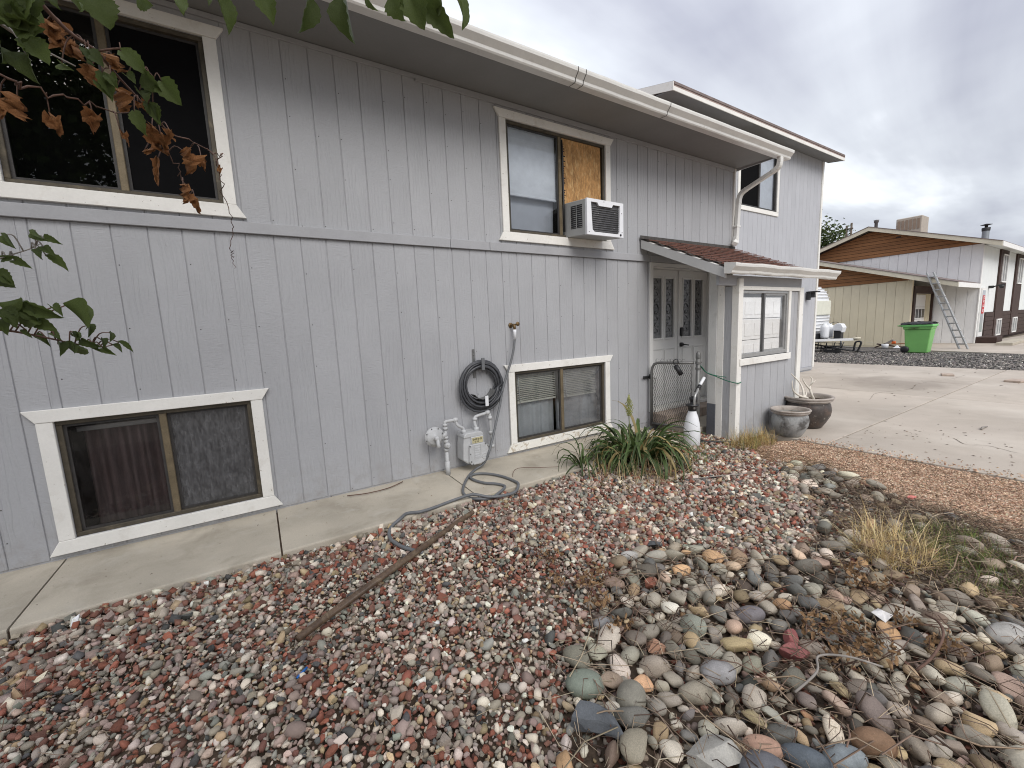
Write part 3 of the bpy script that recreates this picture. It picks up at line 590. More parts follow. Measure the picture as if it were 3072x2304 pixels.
WIN = {'w1': (-1.262, -.092, 2.584, 3.79), 'w2': (2.572, 4.072, 2.59, 3.785), 'w3': (-1.253, -.087, .142, 1.004), 'w4': (2.552, 4.022, .135, 1.0)}
DOOR = (5.0, 6.50, .18, 2.31)
ops = list(WIN.values())+[DOOR]
edges = [GX0+i*G for i in range(-20, 37)]+[7.0]
edges = [e_ for e_ in edges if e_ <= 7.0]
wall = empty('wall', (0, 0, 0), house)
boards(wall, Tm, edges, .014, 2.369, ops, 'siding')
boards(wall, Tm, edges, 2.461, 3.968, ops, 'siding')
backing(wall, Tm, -4.6, 7.02, -.15, 3.99, ops, 'siding')
mb = MB(); mb.box(-4.6, -4.5, .1, 8, -.15, 3.99); mb.box(-4.6, 14, 8, 8.1, -.15, 5.7); mb.build('far_wall', 'siding_far', house)
# belt board in four lengths, butted
for a, b in ((-4.6, -1.95), (-1.948, 1.83), (1.832, 2.30), (2.302, 4.93)):
    MB().box(a+.001, b-.001, -.026, -.001, 2.370, 2.460, .003).build('belt_board', 'grey_trim', house)
MB().box(4.932, 6.998, -.026, -.001, 2.370, 2.460, .003).build('belt_board', 'grey_trim', house)
# frieze boards under the soffit and corner trim
for a, b in ((-4.6, 1.57), (1.572, 6.995)):
    MB().box(a, b, -.020, -.0005, 3.905 if a > 1 else 3.925, 3.962, .002).build('frieze_board', 'grey_trim', house)
MB().box(7.0005, 7.05, -.024, .30, 2.4, 3.958, .003).build('corner_board', 'white_trim', house)
MB().box(7.0005, 7.05, -.024, .30, -.1, 2.395, .003).build('corner_board', 'white_trim', house)

def window(key, label, split, frame='bronze', left='glass', right='glass', trim='white_trim', ears=.058, sill_trim=None, mull=.045):
    x0, x1, z0, z1 = WIN[key]
    w = empty('window', (0, 0, 0), house, label)
    s = .085; th = -.024
    for nm, poly, mt in (('head_trim', [(x0-s, z1), (x1+s, z1), (x1+s+ears, z1+.088), (x0-s-ears, z1+.088)], trim),
                         ('sill_trim', [(x0-s-ears, z0-.098), (x1+s+ears, z0-.098), (x1+s, z0), (x0-s, z0)], sill_trim or trim)):
        o = MB().prism(poly, th-.004, -.001).build(nm, mt, w); bv(o, .003)
    for a, b in ((x0-s, x0), (x1, x1+s)):
        MB().box(a, b, th, -.001, z0+.0015, z1-.0015, .003).build('side_trim', trim, w)
    # metal frame set back in the opening
    f = .032; mb = MB()
    mb.box(x0, x1, .004, .075, z0, z0+f, .003); mb.box(x0, x1, .004, .075, z1-f, z1, .003)
    mb.box(x0, x0+f, .006, .075, z0+f, z1-f, .003); mb.box(x1-f, x1, .006, .075, z0+f, z1-f, .003)
    mb.build('window_frame', 'bronze_dark', w)
    mb = MB(); mb.box(split-mull/2, split+mull/2, .010, .06, z0+f-.004, z1-f+.004, .004); mb.build('mullion', frame, w)
    for (a, b, mt, d) in ((x0+f, split-mull/2, left, .030), (split+mull/2, x1-f, right, .044)):
        if mt is None: continue
        e_ = .018; sb = MB()
        sb.box(a, b, d-.008, d+.012, z0+f, z0+f+e_); sb.box(a, b, d-.008, d+.012, z1-f-e_, z1-f); sb.box(a, a+e_, d-.008, d+.012, z0+f+e_, z1-f-e_); sb.box(b-e_, b, d-.008, d+.012, z0+f+e_, z1-f-e_)
        sb.build('sash', 'darkframe' if frame == 'bronze' else frame, w)
        MB().quad((a+e_, d, z0+f+e_), (b-e_, d, z0+f+e_), (b-e_, d, z1-f-e_), (a+e_, d, z1-f-e_)).build('screen' if mt == 'screen' else ('plastic_film' if mt == 'film' else 'pane'), mt, w)
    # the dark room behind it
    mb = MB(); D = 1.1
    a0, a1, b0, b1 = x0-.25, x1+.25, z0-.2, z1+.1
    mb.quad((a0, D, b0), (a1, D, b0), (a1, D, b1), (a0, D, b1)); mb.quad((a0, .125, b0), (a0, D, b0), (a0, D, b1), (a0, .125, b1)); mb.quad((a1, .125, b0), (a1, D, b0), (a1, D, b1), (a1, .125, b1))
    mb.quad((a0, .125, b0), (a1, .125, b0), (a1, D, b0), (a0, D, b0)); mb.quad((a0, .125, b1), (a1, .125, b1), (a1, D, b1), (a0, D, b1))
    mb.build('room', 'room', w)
    return w
def bv(o, w, seg=1):
    bm = bmesh.new(); bm.from_mesh(o.data); bmesh.ops.bevel(bm, geom=bm.edges[:], offset=w, segments=seg, affect='EDGES', profile=.5); bm.to_mesh(o.data); bm.free(); return o
window('w1', 'large upper window with dark glass and a black screen behind the branches', -.675, right='screen')
window('w2', 'upper window holding the air conditioner and a strand board', 3.343, left='glass_bright', right=None)
window('w3', 'low window with torn plastic film over its right half', -.672, left='glass_dull', right='film')
window('w4', 'low window with half drawn beige blinds and peeling sill', 3.285, left='glass', right='glass_dirty', sill_trim='peeling_trim')
def curtain(name, x0, x1, y, z0, z1, mat, waves, amp, label, cat='curtain'):
    n = 60; vs = []; ph = RNG.uniform(0, 6)
    for i in range(n+1):
        u = i/n; d = amp*math.sin(u*waves*6.283+ph+.6*math.sin(u*9))
        vs += [(x0+(x1-x0)*u, y+d, z0), (x0+(x1-x0)*u, y+d*.6, z1)]
    o = MB().add(vs, [(2*i, 2*i+2, 2*i+3, 2*i+1) for i in range(n)], True).build(name, mat); return tag(o, label, cat)
MB().box(-1.20, -.71, .17, .20, .885, .925, .004).build('curtain_rail', 'aluminium', house)
curtain('curtain', -1.17, -.71, .20, .10, .90, 'curtain', 4.2, .045, 'dim reddish curtain behind the left half of the torn-film window')
curtain('curtain', -.64, -.10, .22, .10, .97, 'sheer', 4, .02, 'grey cloth behind the torn plastic film')
curtain('curtain', 2.53, 3.27, .19, .08, .99, 'sheer', 5, .018, 'grey sheer curtain behind the left half of the blinds window')
curtain('curtain', 3.30, 4.05, .20, .08, .99, 'sheer', 4, .02, 'grey sheer curtain behind the right half of the blinds window')
def blind(x0, x1, z0, z1, y, pitch, mat, label, warp=0.0, wand=True, tilt=14):
    t = thing('window_blind', label, 'blind', 'window blinds')
    mb = MB(); n = int((z1-z0)/pitch); w = pitch*.62; c_, s_ = math.cos(math.radians(tilt))*w, math.sin(math.radians(tilt))*w
    for i in range(n):
        z = z1-.02-i*pitch; dl = warp*max(0, math.sin(i*.5+1))*pitch; m_ = x0+(x1-x0)*.22
        vs = []
        for x, dz in ((x0, -dl*1.6+RNG.normal(0, warp*.004)), (m_, -dl*.2), (x1, 0)):
            vs += [(x, y-c_, z-s_+dz), (x, y, z+.003+dz), (x, y+c_, z+s_+dz)]
        mb.add(vs, [(0, 3, 4, 1), (1, 4, 5, 2), (3, 6, 7, 4), (4, 7, 8, 5)])
    o = mb.build('slats', mat, t); o['kind'] = 'stuff'
    MB().box(x0, x1, y-.014, y+.014, z0-.012, z0+.010, .003).build('bottom_rail', mat, t)
    MB().box(x0, x1, y-.018, y+.018, z1-.015, z1+.012, .003).build('head_rail', mat, t)
    if wand: MB().tube([(x0+.08, y-.02, z1), (x0+.10, y-.02, z0-.06)], .004, 5).build('wand', 'plastic_white', t)
    return t
blind(2.59, 3.25, .60, .955, .115, .0235, 'blind', 'beige blind with bent slats in the left half of the low window', 1.0)
blind(3.32, 3.95, .585, .955, .115, .0235, 'blind', 'straight beige blind in the right half of the low window')
blind(2.61, 3.31, 3.03, 3.76, .07, .03, 'white_blind', 'white blind in the window beside the strand board', 0, False, 86)
o = MB().add([(2.60, .16, 2.60), (3.32, .16, 2.60), (3.32, .14, 3.06), (2.60, .14, 3.06)], [(0, 1, 2, 3)]).build('window_blind', M('pale_lower_blind', (.60, .63, .68), .7, .05)); tag(o, 'pale grey shade sheet under the white upper blind', 'shade')
mb = MB()      # nail heads along the grooves
for i in range(-20, 37):
    x = GX0+i*G
    for z in (.08, .45, .85, 1.25, 1.65, 2.05, 2.5, 2.9, 3.3, 3.7):
        if RNG.random() < (.8 if i % 2 == 0 else .3):
            xx, zz_ = x+.02+RNG.normal(0, .004), z+RNG.normal(0, .05)
            if any(o[0]-.16 < xx < o[1]+.16 and o[2]-.12 < zz_ < o[3]+.12 for o in ops): continue
            mb.lathe([(0, -.0015), (.0038, -.0015), (.0045, .0)], 6, (xx, 0, zz_), 'y', False)
mb.build('nail_heads', 'caulk', house)['kind'] = 'stuff'
# strand board and black gasket
osb = thing('strand_board', 'orange-brown strand board panel above the window air conditioner', 'board')
MB().box(3.385, 4.015, .02, .034, 2.98, 3.75).build('panel', 'osb', osb)
mb = MB()
for i in range(26):
    z = 3.71-i*.028
    if RNG.random() < .72: mb.box(3.392+RNG.uniform(0, .01), 3.41+RNG.uniform(0, .022), .0185, .0202, z, z+RNG.uniform(.006, .018))
mb.build('print', 'ink', osb)
tag(MB().tube([(3.376, .012, 3.72), (3.372, -.004, 3.5), (3.381, .01, 3.2), (3.376, .0, 2.98), (3.378, .0, 2.66)], .013, 6).build('gasket', 'plastic_black'), 'loose black foam gasket strip beside the strand board', 'gasket')
# ------------------------------------------------------------------ roof, soffit, gutter, downspout
slope = .30
ez = 3.945
rp_ = [(-4.9, -.60, ez+.14), (7.28, -.60, ez+.14), (7.28, 4.2, ez+.14+4.8*slope), (-4.9, 4.2, ez+.14+4.8*slope), (7.28, 8.6, ez+.14+4.8*slope-4.4*slope), (-4.9, 8.6, ez+.14+4.8*slope-4.4*slope)]
mb = MB(); mb.add(rp_, [(0, 1, 2, 3), (3, 2, 4, 5)]); mb.add([(x, y, z-.03) for x, y, z in rp_], [(0, 3, 2, 1), (3, 5, 4, 2)])
mb.add([rp_[0], rp_[1], (7.28, -.60, ez+.11), (-4.9, -.60, ez+.11)], [(0, 1, 2, 3)])
rf = mb.build('roof', 'shingle_grey', house)
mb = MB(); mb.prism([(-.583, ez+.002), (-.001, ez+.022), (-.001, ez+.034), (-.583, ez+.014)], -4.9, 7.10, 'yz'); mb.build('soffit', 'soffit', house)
MB().box(-4.9, 2.12, -.602, -.584, ez-.012, ez+.125, .003).build('fascia_board', 'white_trim', house)
MB().box(2.123, 7.10, -.602, -.584, ez-.012, ez+.125, .003).build('fascia_board', 'white_trim', house)
mb = MB(); mb.prism([(-.60, ez-.012), (-.60, ez+.13), (4.2, ez+.13+4.8*slope), (8.6, ez+.05), (8.6, ez-.012)], 7.085, 7.104, 'yz'); mb.build('gable_end', 'grey_trim', house)
gp = [(-.604, ez+.105), (-.604, ez-.022), (-.690, ez-.030), (-.700, ez-.018), (-.704, ez+.006), (-.728, ez+.030), (-.748, ez+.050), (-.752, ez+.072), (-.752, ez+.088), (-.738, ez+.088), (-.738, ez+.080), (-.742, ez+.076), (-.742, ez+.054), (-.722, ez+.036), (-.698, ez+.012), (-.692, ez-.018), (-.616, ez-.014), (-.612, ez+.105)]
def gutter_run(parent, gp, x0, x1, name='gutter', sag=0, n=24):
    k = len(gp); vs = []; 
    for i in range(n+1):
        x = x0+(x1-x0)*i/n; s = -sag*math.sin(i*1.9)*.4-sag*math.sin(i*.7)
        vs += [(x, y, z+s) for y, z in gp]
    fs = [(i*k+j, i*k+(j+1) % k, (i+1)*k+(j+1) % k, (i+1)*k+j) for i in range(n) for j in range(k)]
    mb = MB().add(vs, fs); return mb.build(name, 'gutter', parent)
gut = empty('gutter', (0, 0, 0), house)
for a, b in ((-4.9, 2.985), (2.99, 4.395), (4.40, 7.345)): gutter_run(gut, gp, a, b, 'gutter_length', .0012)
def cap(parent, gp, x, t=.004): MB().prism([q for q in gp[:9]]+[(gp[0][0]-.002, gp[0][1])], x, x+t, 'yz').build('end_cap', 'gutter', parent)
cap(gut, gp, 7.345)
for x in (2.987, 4.397, 3.09):
    o_ = [(y-.003 if y < -.61 else y, z-(.003 if z < ez+.02 else 0)) for y, z in gp[1:9]]
    mb = MB(); k = len(o_); vs = [(x+dx, y, z) for dx in (-.004, .004) for y, z in o_]; mb.add(vs, [(i, i+1, k+i+1, k+i) for i in range(k-1)]); mb.build('seam', 'caulk', gut)
ds = empty('downspout', (0, 0, 0), house)
def rect_tube(path, w, d, name, parent, mat='gutter', r=6):
    mb = MB(); P = catmull(path, r) if r else [Vector(p) for p in path]
    k = len(P); vs = []
    for i in range(k):
        T_ = (P[min(i+1, k-1)]-P[max(i-1, 0)]).normalized(); side = Vector((1, 0, 0)); side = (side-T_*side.dot(T_)).normalized(); nn = T_.cross(side)
        h = 1+.05*(i % 2)*(1 if r else 0)
        for a, b in ((-1, -1), (-1, 1), (1, 1), (1, -1)): vs.append(P[i]+side*a*w*h/2+nn*b*d*h/2)
    mb.add(vs, [(i*4+j, i*4+(j+1) % 4, i*4+4+(j+1) % 4, i*4+4+j) for i in range(k-1) for j in range(4)]+[(0, 1, 2, 3), ((k-1)*4+3, (k-1)*4+2, (k-1)*4+1, (k-1)*4)])
    return bv(mb.build(name, mat, parent), .004)
rect_tube([(7.09, -.67, 3.93), (7.09, -.67, 3.84), (7.09, -.645, 3.78), (7.09, -.56, 3.735)], .078, .058, 'elbow', ds)
rect_tube([(7.09, -.57, 3.74), (7.09, -.17, 3.60)], .074, .054, 'pipe', ds, r=0)
rect_tube([(7.09, -.18, 3.605), (7.085, -.10, 3.56), (7.075, -.068, 3.49), (7.07, -.062, 3.40)], .078, .058, 'elbow', ds)
rect_tube([(7.07, -.062, 3.42), (7.03, -.062, 2.86)], .074, .054, 'pipe', ds, r=0)
rect_tube([(7.03, -.062, 2.87), (7.01, -.066, 2.80), (6.94, -.10, 2.755), (6.86, -.13, 2.735)], .078, .058, 'elbow', ds)
MB().box(6.99, 7.10, -.094, -.026, 3.02, 3.05, .003).build('strap', 'gutter', ds)
# ------------------------------------------------------------------ taller garage wing on the right
wing = empty('garage_wing', (0, 0, 0), house)
YW = 1.5; Tw = lambda u, d, z: (u, YW-d, z)
W5 = (9.83, 11.49, 4.12, 5.50); GD = (9.75, 12.55, -.1, 2.13)
ge = [13.9-i*G for i in range(0, 34)][::-1]
boards(wing, Tw, ge, .02, 5.735, [W5, GD], 'siding_far')
backing(wing, Tw, 7.06, 13.93, -.15, 5.75, [W5, GD], 'siding_far')
MB().box(13.902, 13.985, YW-.026, YW+.09, .0, 5.72, .003).build('corner_board', 'white_trim', wing)
MB().box(13.93, 13.97, YW+.09, 8, -.1, 5.7).build('side_wall', 'siding_far', wing)
MB().box(7.055, 7.085, YW+.13, 8, 3.5, 5.6).build('side_wall', 'siding_far', wing)
MB().box(12.9, 13.89, YW-.03, YW-.002, -.06, .016, .003).build('base_board', 'grey_trim', wing)
s2 = .30
ye, zf = 1.13, 5.665
mb = MB(); RX0, RX1 = 6.93, 14.25
rv = [(RX0, ye-.02, zf+.16), (RX1, ye-.02, zf+.16), (RX1, 4.8, zf+.16+3.69*s2), (RX0, 4.8, zf+.16+3.69*s2), (RX1, 8.5, zf+.16), (RX0, 8.5, zf+.16)]
mb.add(rv, [(0, 1, 2, 3), (3, 2, 4, 5)]); mb.add([(x, y, z-.045) for x, y, z in rv], [(0, 3, 2, 1), (3, 5, 4, 2)])
mb.add([rv[0], rv[1], (RX1, ye-.02, zf+.115), (RX0, ye-.02, zf+.115)], [(0, 1, 2, 3)])
mb.build('roof', 'shingle_grey', wing)
MB().box(RX0, RX1, ye-.008, ye+.006, zf+.075, zf+.155).build('upper_fascia', M('weathered_pink_fascia', (.33, .25, .225), .9, .2, 4, .15, 60), wing)
MB().box(RX0, RX1, ye-.022, ye-.006, zf, zf+.075, .003).build('fascia_board', 'white_trim', wing)
mb = MB(); mb.prism([(ye+.007, zf+.012), (YW-.001, zf+.075), (YW-.001, zf+.09), (ye+.007, zf+.03)], RX0, RX1, 'yz'); mb.build('soffit', 'soffit', wing)
for xx in (RX0-.019, RX1+.001):
    mb = MB(); mb.prism([(ye-.02, zf), (ye-.02, zf+.15), (4.8, zf+.15+3.69*s2), (4.8, zf-.02+3.69*s2)], xx, xx+.018, 'yz'); mb.build('rake_board', 'white_trim', wing)
WIN['w5'] = W5
def window5():
    x0, x1, z0, z1 = W5; w = empty('window', (0, 0, 0), wing, 'upper window of the taller wing, partly hidden by the eave')
    for a, b, c_, d_ in ((x0-.09, x1+.09, z0-.10, z0-.001), (x0-.09, x1+.09, z1+.001, z1+.09), (x0-.09, x0-.001, z0, z1), (x1+.001, x1+.09, z0, z1)):
        MB().box(a, b, YW-.026, YW-.002, c_, d_, .003).build('trim_board', 'white_trim', w)
    f = .04; mb = MB()
    mb.box(x0, x1, YW, YW+.06, z0, z0+f); mb.box(x0, x1, YW, YW+.06, z1-f, z1); mb.box(x0, x0+f, YW+.002, YW+.06, z0+f, z1-f); mb.box(x1-f, x1, YW+.002, YW+.06, z0+f, z1-f)
    xm = 10.68
    mb.box(xm-.03, xm+.03, YW-.004, YW+.05, z0+f, z1-f); mb.build('window_frame', 'darkframe', w)
    MB().quad((x0+f, YW+.02, z0+f), (xm, YW+.02, z0+f), (xm, YW+.02, z1-f), (x0+f, YW+.02, z1-f)).build('screen', 'screen', w)
    MB().quad((xm, YW+.03, z0+f), (x1-f, YW+.03, z0+f), (x1-f, YW+.03, z1-f), (xm, YW+.03, z1-f)).build('pane', 'glass_bright', w)
    MB().box(xm, x1-f, YW+.08, YW+.084, z0, z1).build('shade', 'white_blind', w)
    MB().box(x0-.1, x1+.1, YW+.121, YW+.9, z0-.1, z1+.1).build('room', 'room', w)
window5()
gd = empty('garage_door', (0, 0, 0), wing, 'white panelled garage door')
for r in range(4):
    za, zb = GD[2]+.01+r*.53, GD[2]+r*.53+.525
    mb = MB(); mb.box(GD[0]+.02, GD[1]-.02, YW+.045, YW+.08, za, min(zb, GD[3]-.01), .006)
    o = mb.build('door_section', 'white', gd)
    for i in range(6):
        xa = GD[0]+.10+i*.45
        bv(MB().prism([(xa, za+.09), (xa+.35, za+.09), (xa+.35, zb-.10), (xa, zb-.10)], YW+.034, YW+.0449).build('raised_panel', 'white', o), .008)
for a, b, c_, d_ in ((GD[0]-.09, GD[0]-.001, -.09, GD[3]), (GD[1]+.001, GD[1]+.09, -.09, GD[3]), (GD[0]-.09, GD[1]+.09, GD[3]+.001, GD[3]+.10)):
    MB().box(a, b, YW-.024, YW-.002, c_, d_, .003).build('door_trim', 'white_trim', wing)
wl = thing('wall_lamp', 'black bracket wall lamp near the far corner of the grey wing', 'lamp')
mb = MB(); mb.box(13.28, 13.40, YW-.10, YW-.027, 1.94, 2.14, .01); mb.box(13.26, 13.46, YW-.30, YW-.027, 2.14, 2.175, .006); mb.build('bracket', 'black_iron', wl)
mb = MB(); mb.prism([(13.29, 2.00), (13.39, 2.00), (13.36, 2.138), (13.32, 2.138)], YW-.22, YW-.13); mb.build('lamp_head', 'black_iron', wl)
# ------------------------------------------------------------------ entry porch: canopy, wind wall, double door
YP = -1.16
porch = empty('porch', (0, 0, 0), house)
cs = (2.70-2.135)/1.26
def cz(y): return 2.70+cs*y
cn = empty('canopy_roof', (0, 0, 0), porch)
nC = 11; X0c, X1c = 4.735, 7.045
mb = MB(); mb.prism([(-.03, cz(-.03)-.03), (-1.25, cz(-1.25)-.03), (-1.25, cz(-1.25)-.045), (-.03, cz(-.03)-.045)], X0c+.02, X1c, 'yz'); mb.build('deck', 'white_trim', cn)
for i in range(nC):   # shingle courses, each lapping the one below
    ya = -.03-i*(1.24/nC); yb = ya-1.24/nC-.025; mb = MB()
    z0a = cz(ya)-.012; z0b = cz(yb)+.006
    xs = X0c-.012+(i % 2)*.07; n = 17
    for k_ in range(n):
        xa = xs+k_*.1385; xb = xa+.1325
        xa = max(xa, X0c-.012); xb = min(xb, X1c+.01)
        if xb-xa < .02: continue
        dy = RNG.uniform(-.006, .006); dz = RNG.uniform(0, .003)
        mb.add([(xa, ya, z0a), (xb, ya, z0a), (xb, yb+dy, z0b+dz), (xa, yb+dy, z0b+dz), (xb, yb+dy, z0b-.009), (xa, yb+dy, z0b-.009)], [(0, 1, 2, 3), (3, 2, 4, 5)])
    mb.build('shingle_course', 'shingle', cn)
mb = MB(); mb.prism([(-.028, cz(-.028)-.032), (-1.262, cz(-1.262)-.032), (-1.262, cz(-1.262)-.15), (-1.16, cz(-1.16)-.15), (-.028, cz(-.028)-.145)], X0c-.006, X0c+.019, 'yz'); mb.build('rake_board', 'grey_trim_light', cn) if 'grey_trim_light' in MAT else mb.build('rake_board', M('pale_grey_trim', (.52, .52, .51), .6, .05, 4, .03, 60), cn)
mb = MB(); mb.prism([(-.03, cz(-.03)-.048), (-1.24, cz(-1.24)-.048), (-1.24, cz(-1.24)-.058), (-.03, cz(-.03)-.058)], X0c+.021, X1c-.01, 'yz'); mb.build('canopy_soffit', 'white_trim', cn)
MB().box(X0c-.02, X1c+.01, -.034, -.0265, cz(-.03)-.02, cz(-.03)+.03).build('flashing', 'caulk', cn)
gz_ = cz(-1.27)-.075
gq = [(-1.2645+(y+.604)*.95, gz_+(z-ez)*.98) for y, z in gp]
cgut = empty('gutter', (0, 0, 0), porch); gutter_run(cgut, gq, 4.70, 7.46, 'gutter_length', .004, 30); cap(cgut, gq, 7.46); cap(cgut, gq, 4.696)
MB().box(4.78, 6.84, YP+.002, YP+.042, 1.915, 2.04, .003).build('beam', 'grey_trim', porch)
# wind wall facing the yard
Tp = lambda u, d, z: (u, YP-d, z)
XA, XB = 5.165, 6.86
W6 = (5.262, 6.44, 1.0, 1.855)
boards(porch, Tp, [5.262+i*.198 for i in range(9)], -.10, 1.86, [(W6[0]-.01, W6[1]+.07, W6[2]-.09, W6[3]+.05)], 'siding')
backing(porch, Tp, 5.20, 6.84, -.12, 1.90, [W6], 'siding', -.0072, -.09)
mb = MB(); mb.box(XA+.02, 5.261, YP-.028, YP-.004, -.10, 2.0, .003); mb.build('corner_post', 'white_trim', porch)
MB().box(XA-.004, XA+.019, YP-.028, YP+.06, -.10, 2.0, .003).build('corner_post', 'white_trim', porch)
MB().box(6.745, 6.86, YP-.026, YP-.001, -.10, 1.912, .003).build('end_post', 'white_trim', porch)
MB().box(5.2625, 6.744, YP-.024, YP-.001, 1.862, 1.912, .003).build('head_trim', 'white_trim', porch)
MB().box(W6[1]+.002, W6[1]+.062, YP-.024, YP-.001, .995, 1.861, .003).build('side_trim', 'white_trim', porch)
MB().box(5.215, 6.52, YP-.040, YP-.0285, .905, .994, .003).build('sill_trim', 'white_trim', porch)
pw = empty('window', (0, 0, 0), porch, 'porch wind-wall window through which the garage door shows')
mb = MB(); x0, x1, z0, z1 = W6; f = .03
for (a, b, c_, d_) in ((x0, x1, z0, z0+f+.02), (x0, x1, z1-f, z1), (x0, x0+f*.6, z0+f+.02, z1-f), (x1-f, x1, z0+f+.02, z1-f)): mb.box(a, b, YP-.012, YP+.05, c_, d_, .002)
mb.build('window_frame', 'aluminium', pw)
MB().box(5.80, 5.835, YP-.008, YP+.03, z0+f+.02, z1-f, .002).build('mullion', M('dark_aluminium', (.16, .16, .16), .45, .1, metal=.5), pw)
mb = MB(); mb.box(5.836, x1-f, YP+.006, YP+.02, z0+.05, z0+.075); mb.box(5.836, x1-f, YP+.006, YP+.02, z1-f-.025, z1-f); mb.box(x1-f-.03, x1-f, YP+.006, YP+.02, z0+.075, z1-f-.025); mb.build('sash', 'aluminium', pw)
MAT['glass_milky'] = glass_mat('hazy_glass', (.93, .94, .95), 2.2, 0, ((.6, .6, .6), 5, (.03, .22), (1, 1, 1)))
MB().quad((x0+.018, YP+.014, z0+.05), (5.80, YP+.014, z0+.05), (5.80, YP+.014, z1-f), (x0+.018, YP+.014, z1-f)).build('pane', 'glass_milky', pw)
MB().quad((5.836, YP+.022, z0+.05), (x1-f, YP+.022, z0+.05), (x1-f, YP+.022, z1-f), (5.836, YP+.022, z1-f)).build('pane', 'glass_milky', pw)
# end of the wind wall that faces the gate
MB().box(XA+.001, XA+.02, YP+.061, -1.002, -.13, 1.914, .002).build('end_siding', 'siding', porch)
MB().box(XA-.006, XA+.022, -1.001, -.912, -.16, 2.03, .003).build('end_trim', 'white_trim', porch)
MB().box(XA-.012, XA+.08, -.911, -.79, .38, 2.12, .004).build('porch_post', M('worn_white_post', (.56, .56, .54), .6, .06, 3, .04, 50, stain=[((.36, .35, .33), 5, .56, .75, .6)]), porch)
MB().box(XA-.0125, XA+.0805, -.9115, -.7895, -.16, .379, .004).build('post_base', 'darkpaint', porch)
# porch floor, step
MB().box(5.1, 6.9, -.70, -.02, -.15, .02, .01).build('porch_slab', 'concrete', porch)
mb = MB()
for i in range(7): mb.box(4.95+i*.22, 5.16+i*.22, -.30, -.021, .021, .16, .006)
mb.build('door_step', 'brick', porch)
# double door recessed in the main wall
dd = empty('double_door', (0, 0, 0), porch, 'white double entry door with etched glass strips')
for a, b, c_, d_ in ((4.925, 5.0, .17, 2.31), (6.50, 6.56, .17, 2.31), (4.925, 6.56, 2.312, 2.366)):
    MB().box(a, b, -.022, .0, c_, d_, .003).build('door_casing', 'door', dd)
mb = MB(); mb.box(5.0005, 5.018, .001, .14, .18, 2.30); mb.box(6.482, 6.4995, .001, .14, .18, 2.30); mb.box(5.0185, 6.4815, .001, .14, 2.293, 2.309); mb.build('door_jamb', 'door', dd)
MB().box(5.0, 6.5, -.06, .14, .16, .205, .004).build('threshold', 'white_trim', dd)
def leaf(x0, x1, hinge):
    d = empty('door_leaf', (0, 0, 0), dd); Y0 = .10
    w_ = x1-x0; cols = ((x0+.115, x0+w_/2-.045), (x0+w_/2+.045, x1-.115))
    # stiles and rails around the two glass strips
    segs = [(x0, cols[0][0]-.02), (cols[0][1]+.02, cols[1][0]-.02), (cols[1][1]+.02, x1)]
    mb = MB()
    for a, b in segs: mb.box(a, b, Y0, Y0+.045, 1.24, 2.185)
    mb.box(x0, x1, Y0, Y0+.045, 2.185, 2.290); mb.box(x0, x1, Y0, Y0+.045, .21, 1.24); o = mb.build('slab', 'door', d)
    for a, b in cols:
        mb = MB()
        for p in ((a-.03, a-.004, 1.235, 2.19), (b+.004, b+.03, 1.235, 2.19), (a-.004, b+.004, 1.235, 1.262), (a-.004, b+.004, 2.163, 2.19)): mb.box(p[0], p[1], Y0-.012, Y0+.02, p[2], p[3], .005)
        fr_ = mb.build('lite_frame', 'door', d)
        MB().quad((a-.004, Y0+.022, 1.262), (b+.004, Y0+.022, 1.262), (b+.004, Y0+.022, 2.163), (a-.004, Y0+.022, 2.163)).build('etched_glass', 'leaded', d)
        # black scrollwork printed on the glass
        m_ = (a+b)/2; hw = (b-a)*.34; mb = MB()
        for k_ in range(9):
            zc = 1.34+k_*.092; sgn = 1 if k_ % 2 else -1
            P = [Vector((m_+sgn*hw*math.sin(t_*2.2)*(1-t_/5), Y0+.020, zc+.018*math.cos(t_*2.0)+t_*.018)) for t_ in np.linspace(0, 3, 9)]
            mb.tube(P, .005, 4, flat=.3); mb.tube([(m_-sgn*hw*.6, Y0+.020, zc+.02), (m_-sgn*hw*.2, Y0+.020, zc+.045), (m_-sgn*hw*.7, Y0+.020, zc+.06)], .005, 4, flat=.3)
        ring = [Vector((m_+hw*.8*math.cos(q_), Y0+.020, 1.71+hw*1.1*math.sin(q_))) for q_ in np.linspace(0, 6.28, 14)[:-1]]
        mb.tube(ring, .006, 4, closed=True, flat=.3); mb.build('scrollwork', 'leading', d)
        for (za, zb) in ((.36, 1.08),):
            bv(MB().prism([(a-.015, za), (b+.015, za), (b+.015, zb), (a-.015, zb)], Y0-.006, Y0-.0002).build('raised_panel', 'door', d), .010)
            mb = MB(); fw = .02
            for p in ((a-.04, a-.02, za-.025, zb+.025), (b+.02, b+.04, za-.025, zb+.025), (a-.02, b+.02, za-.025, za-.005), (a-.02, b+.02, zb+.005, zb+.025)): mb.box(p[0], p[1], Y0-.007, Y0-.0002, p[2], p[3], .003)
            mb.build('panel_mould', 'door', d)
    return d
dl = leaf(5.020, 5.738, 0); dr = leaf(5.744, 6.480, 1)
MB().box(5.728, 5.756, .082, .0995, .215, 2.29, .004).build('astragal', 'door', dd)
mb = MB(); mb.box(5.775, 5.835, .062, .0995, 1.27, 1.41, .012); mb.box(5.785, 5.825, .055, .062, 1.34, 1.40, .004); mb.build('keypad_lock', 'plastic_black', dr)
mb = MB(); mb.lathe([(0, .06), (.032, .06), (.034, .075), (.034, .0995), (0, .0995)], 16, (5.805, 0, 1.135), 'y'); mb.tube([(5.805, .065, 1.135), (5.805, .04, 1.135), (5.85, .035, 1.132), (5.93, .04, 1.120)], .010, 7); mb.build('lever_handle', 'plastic_black', dr)
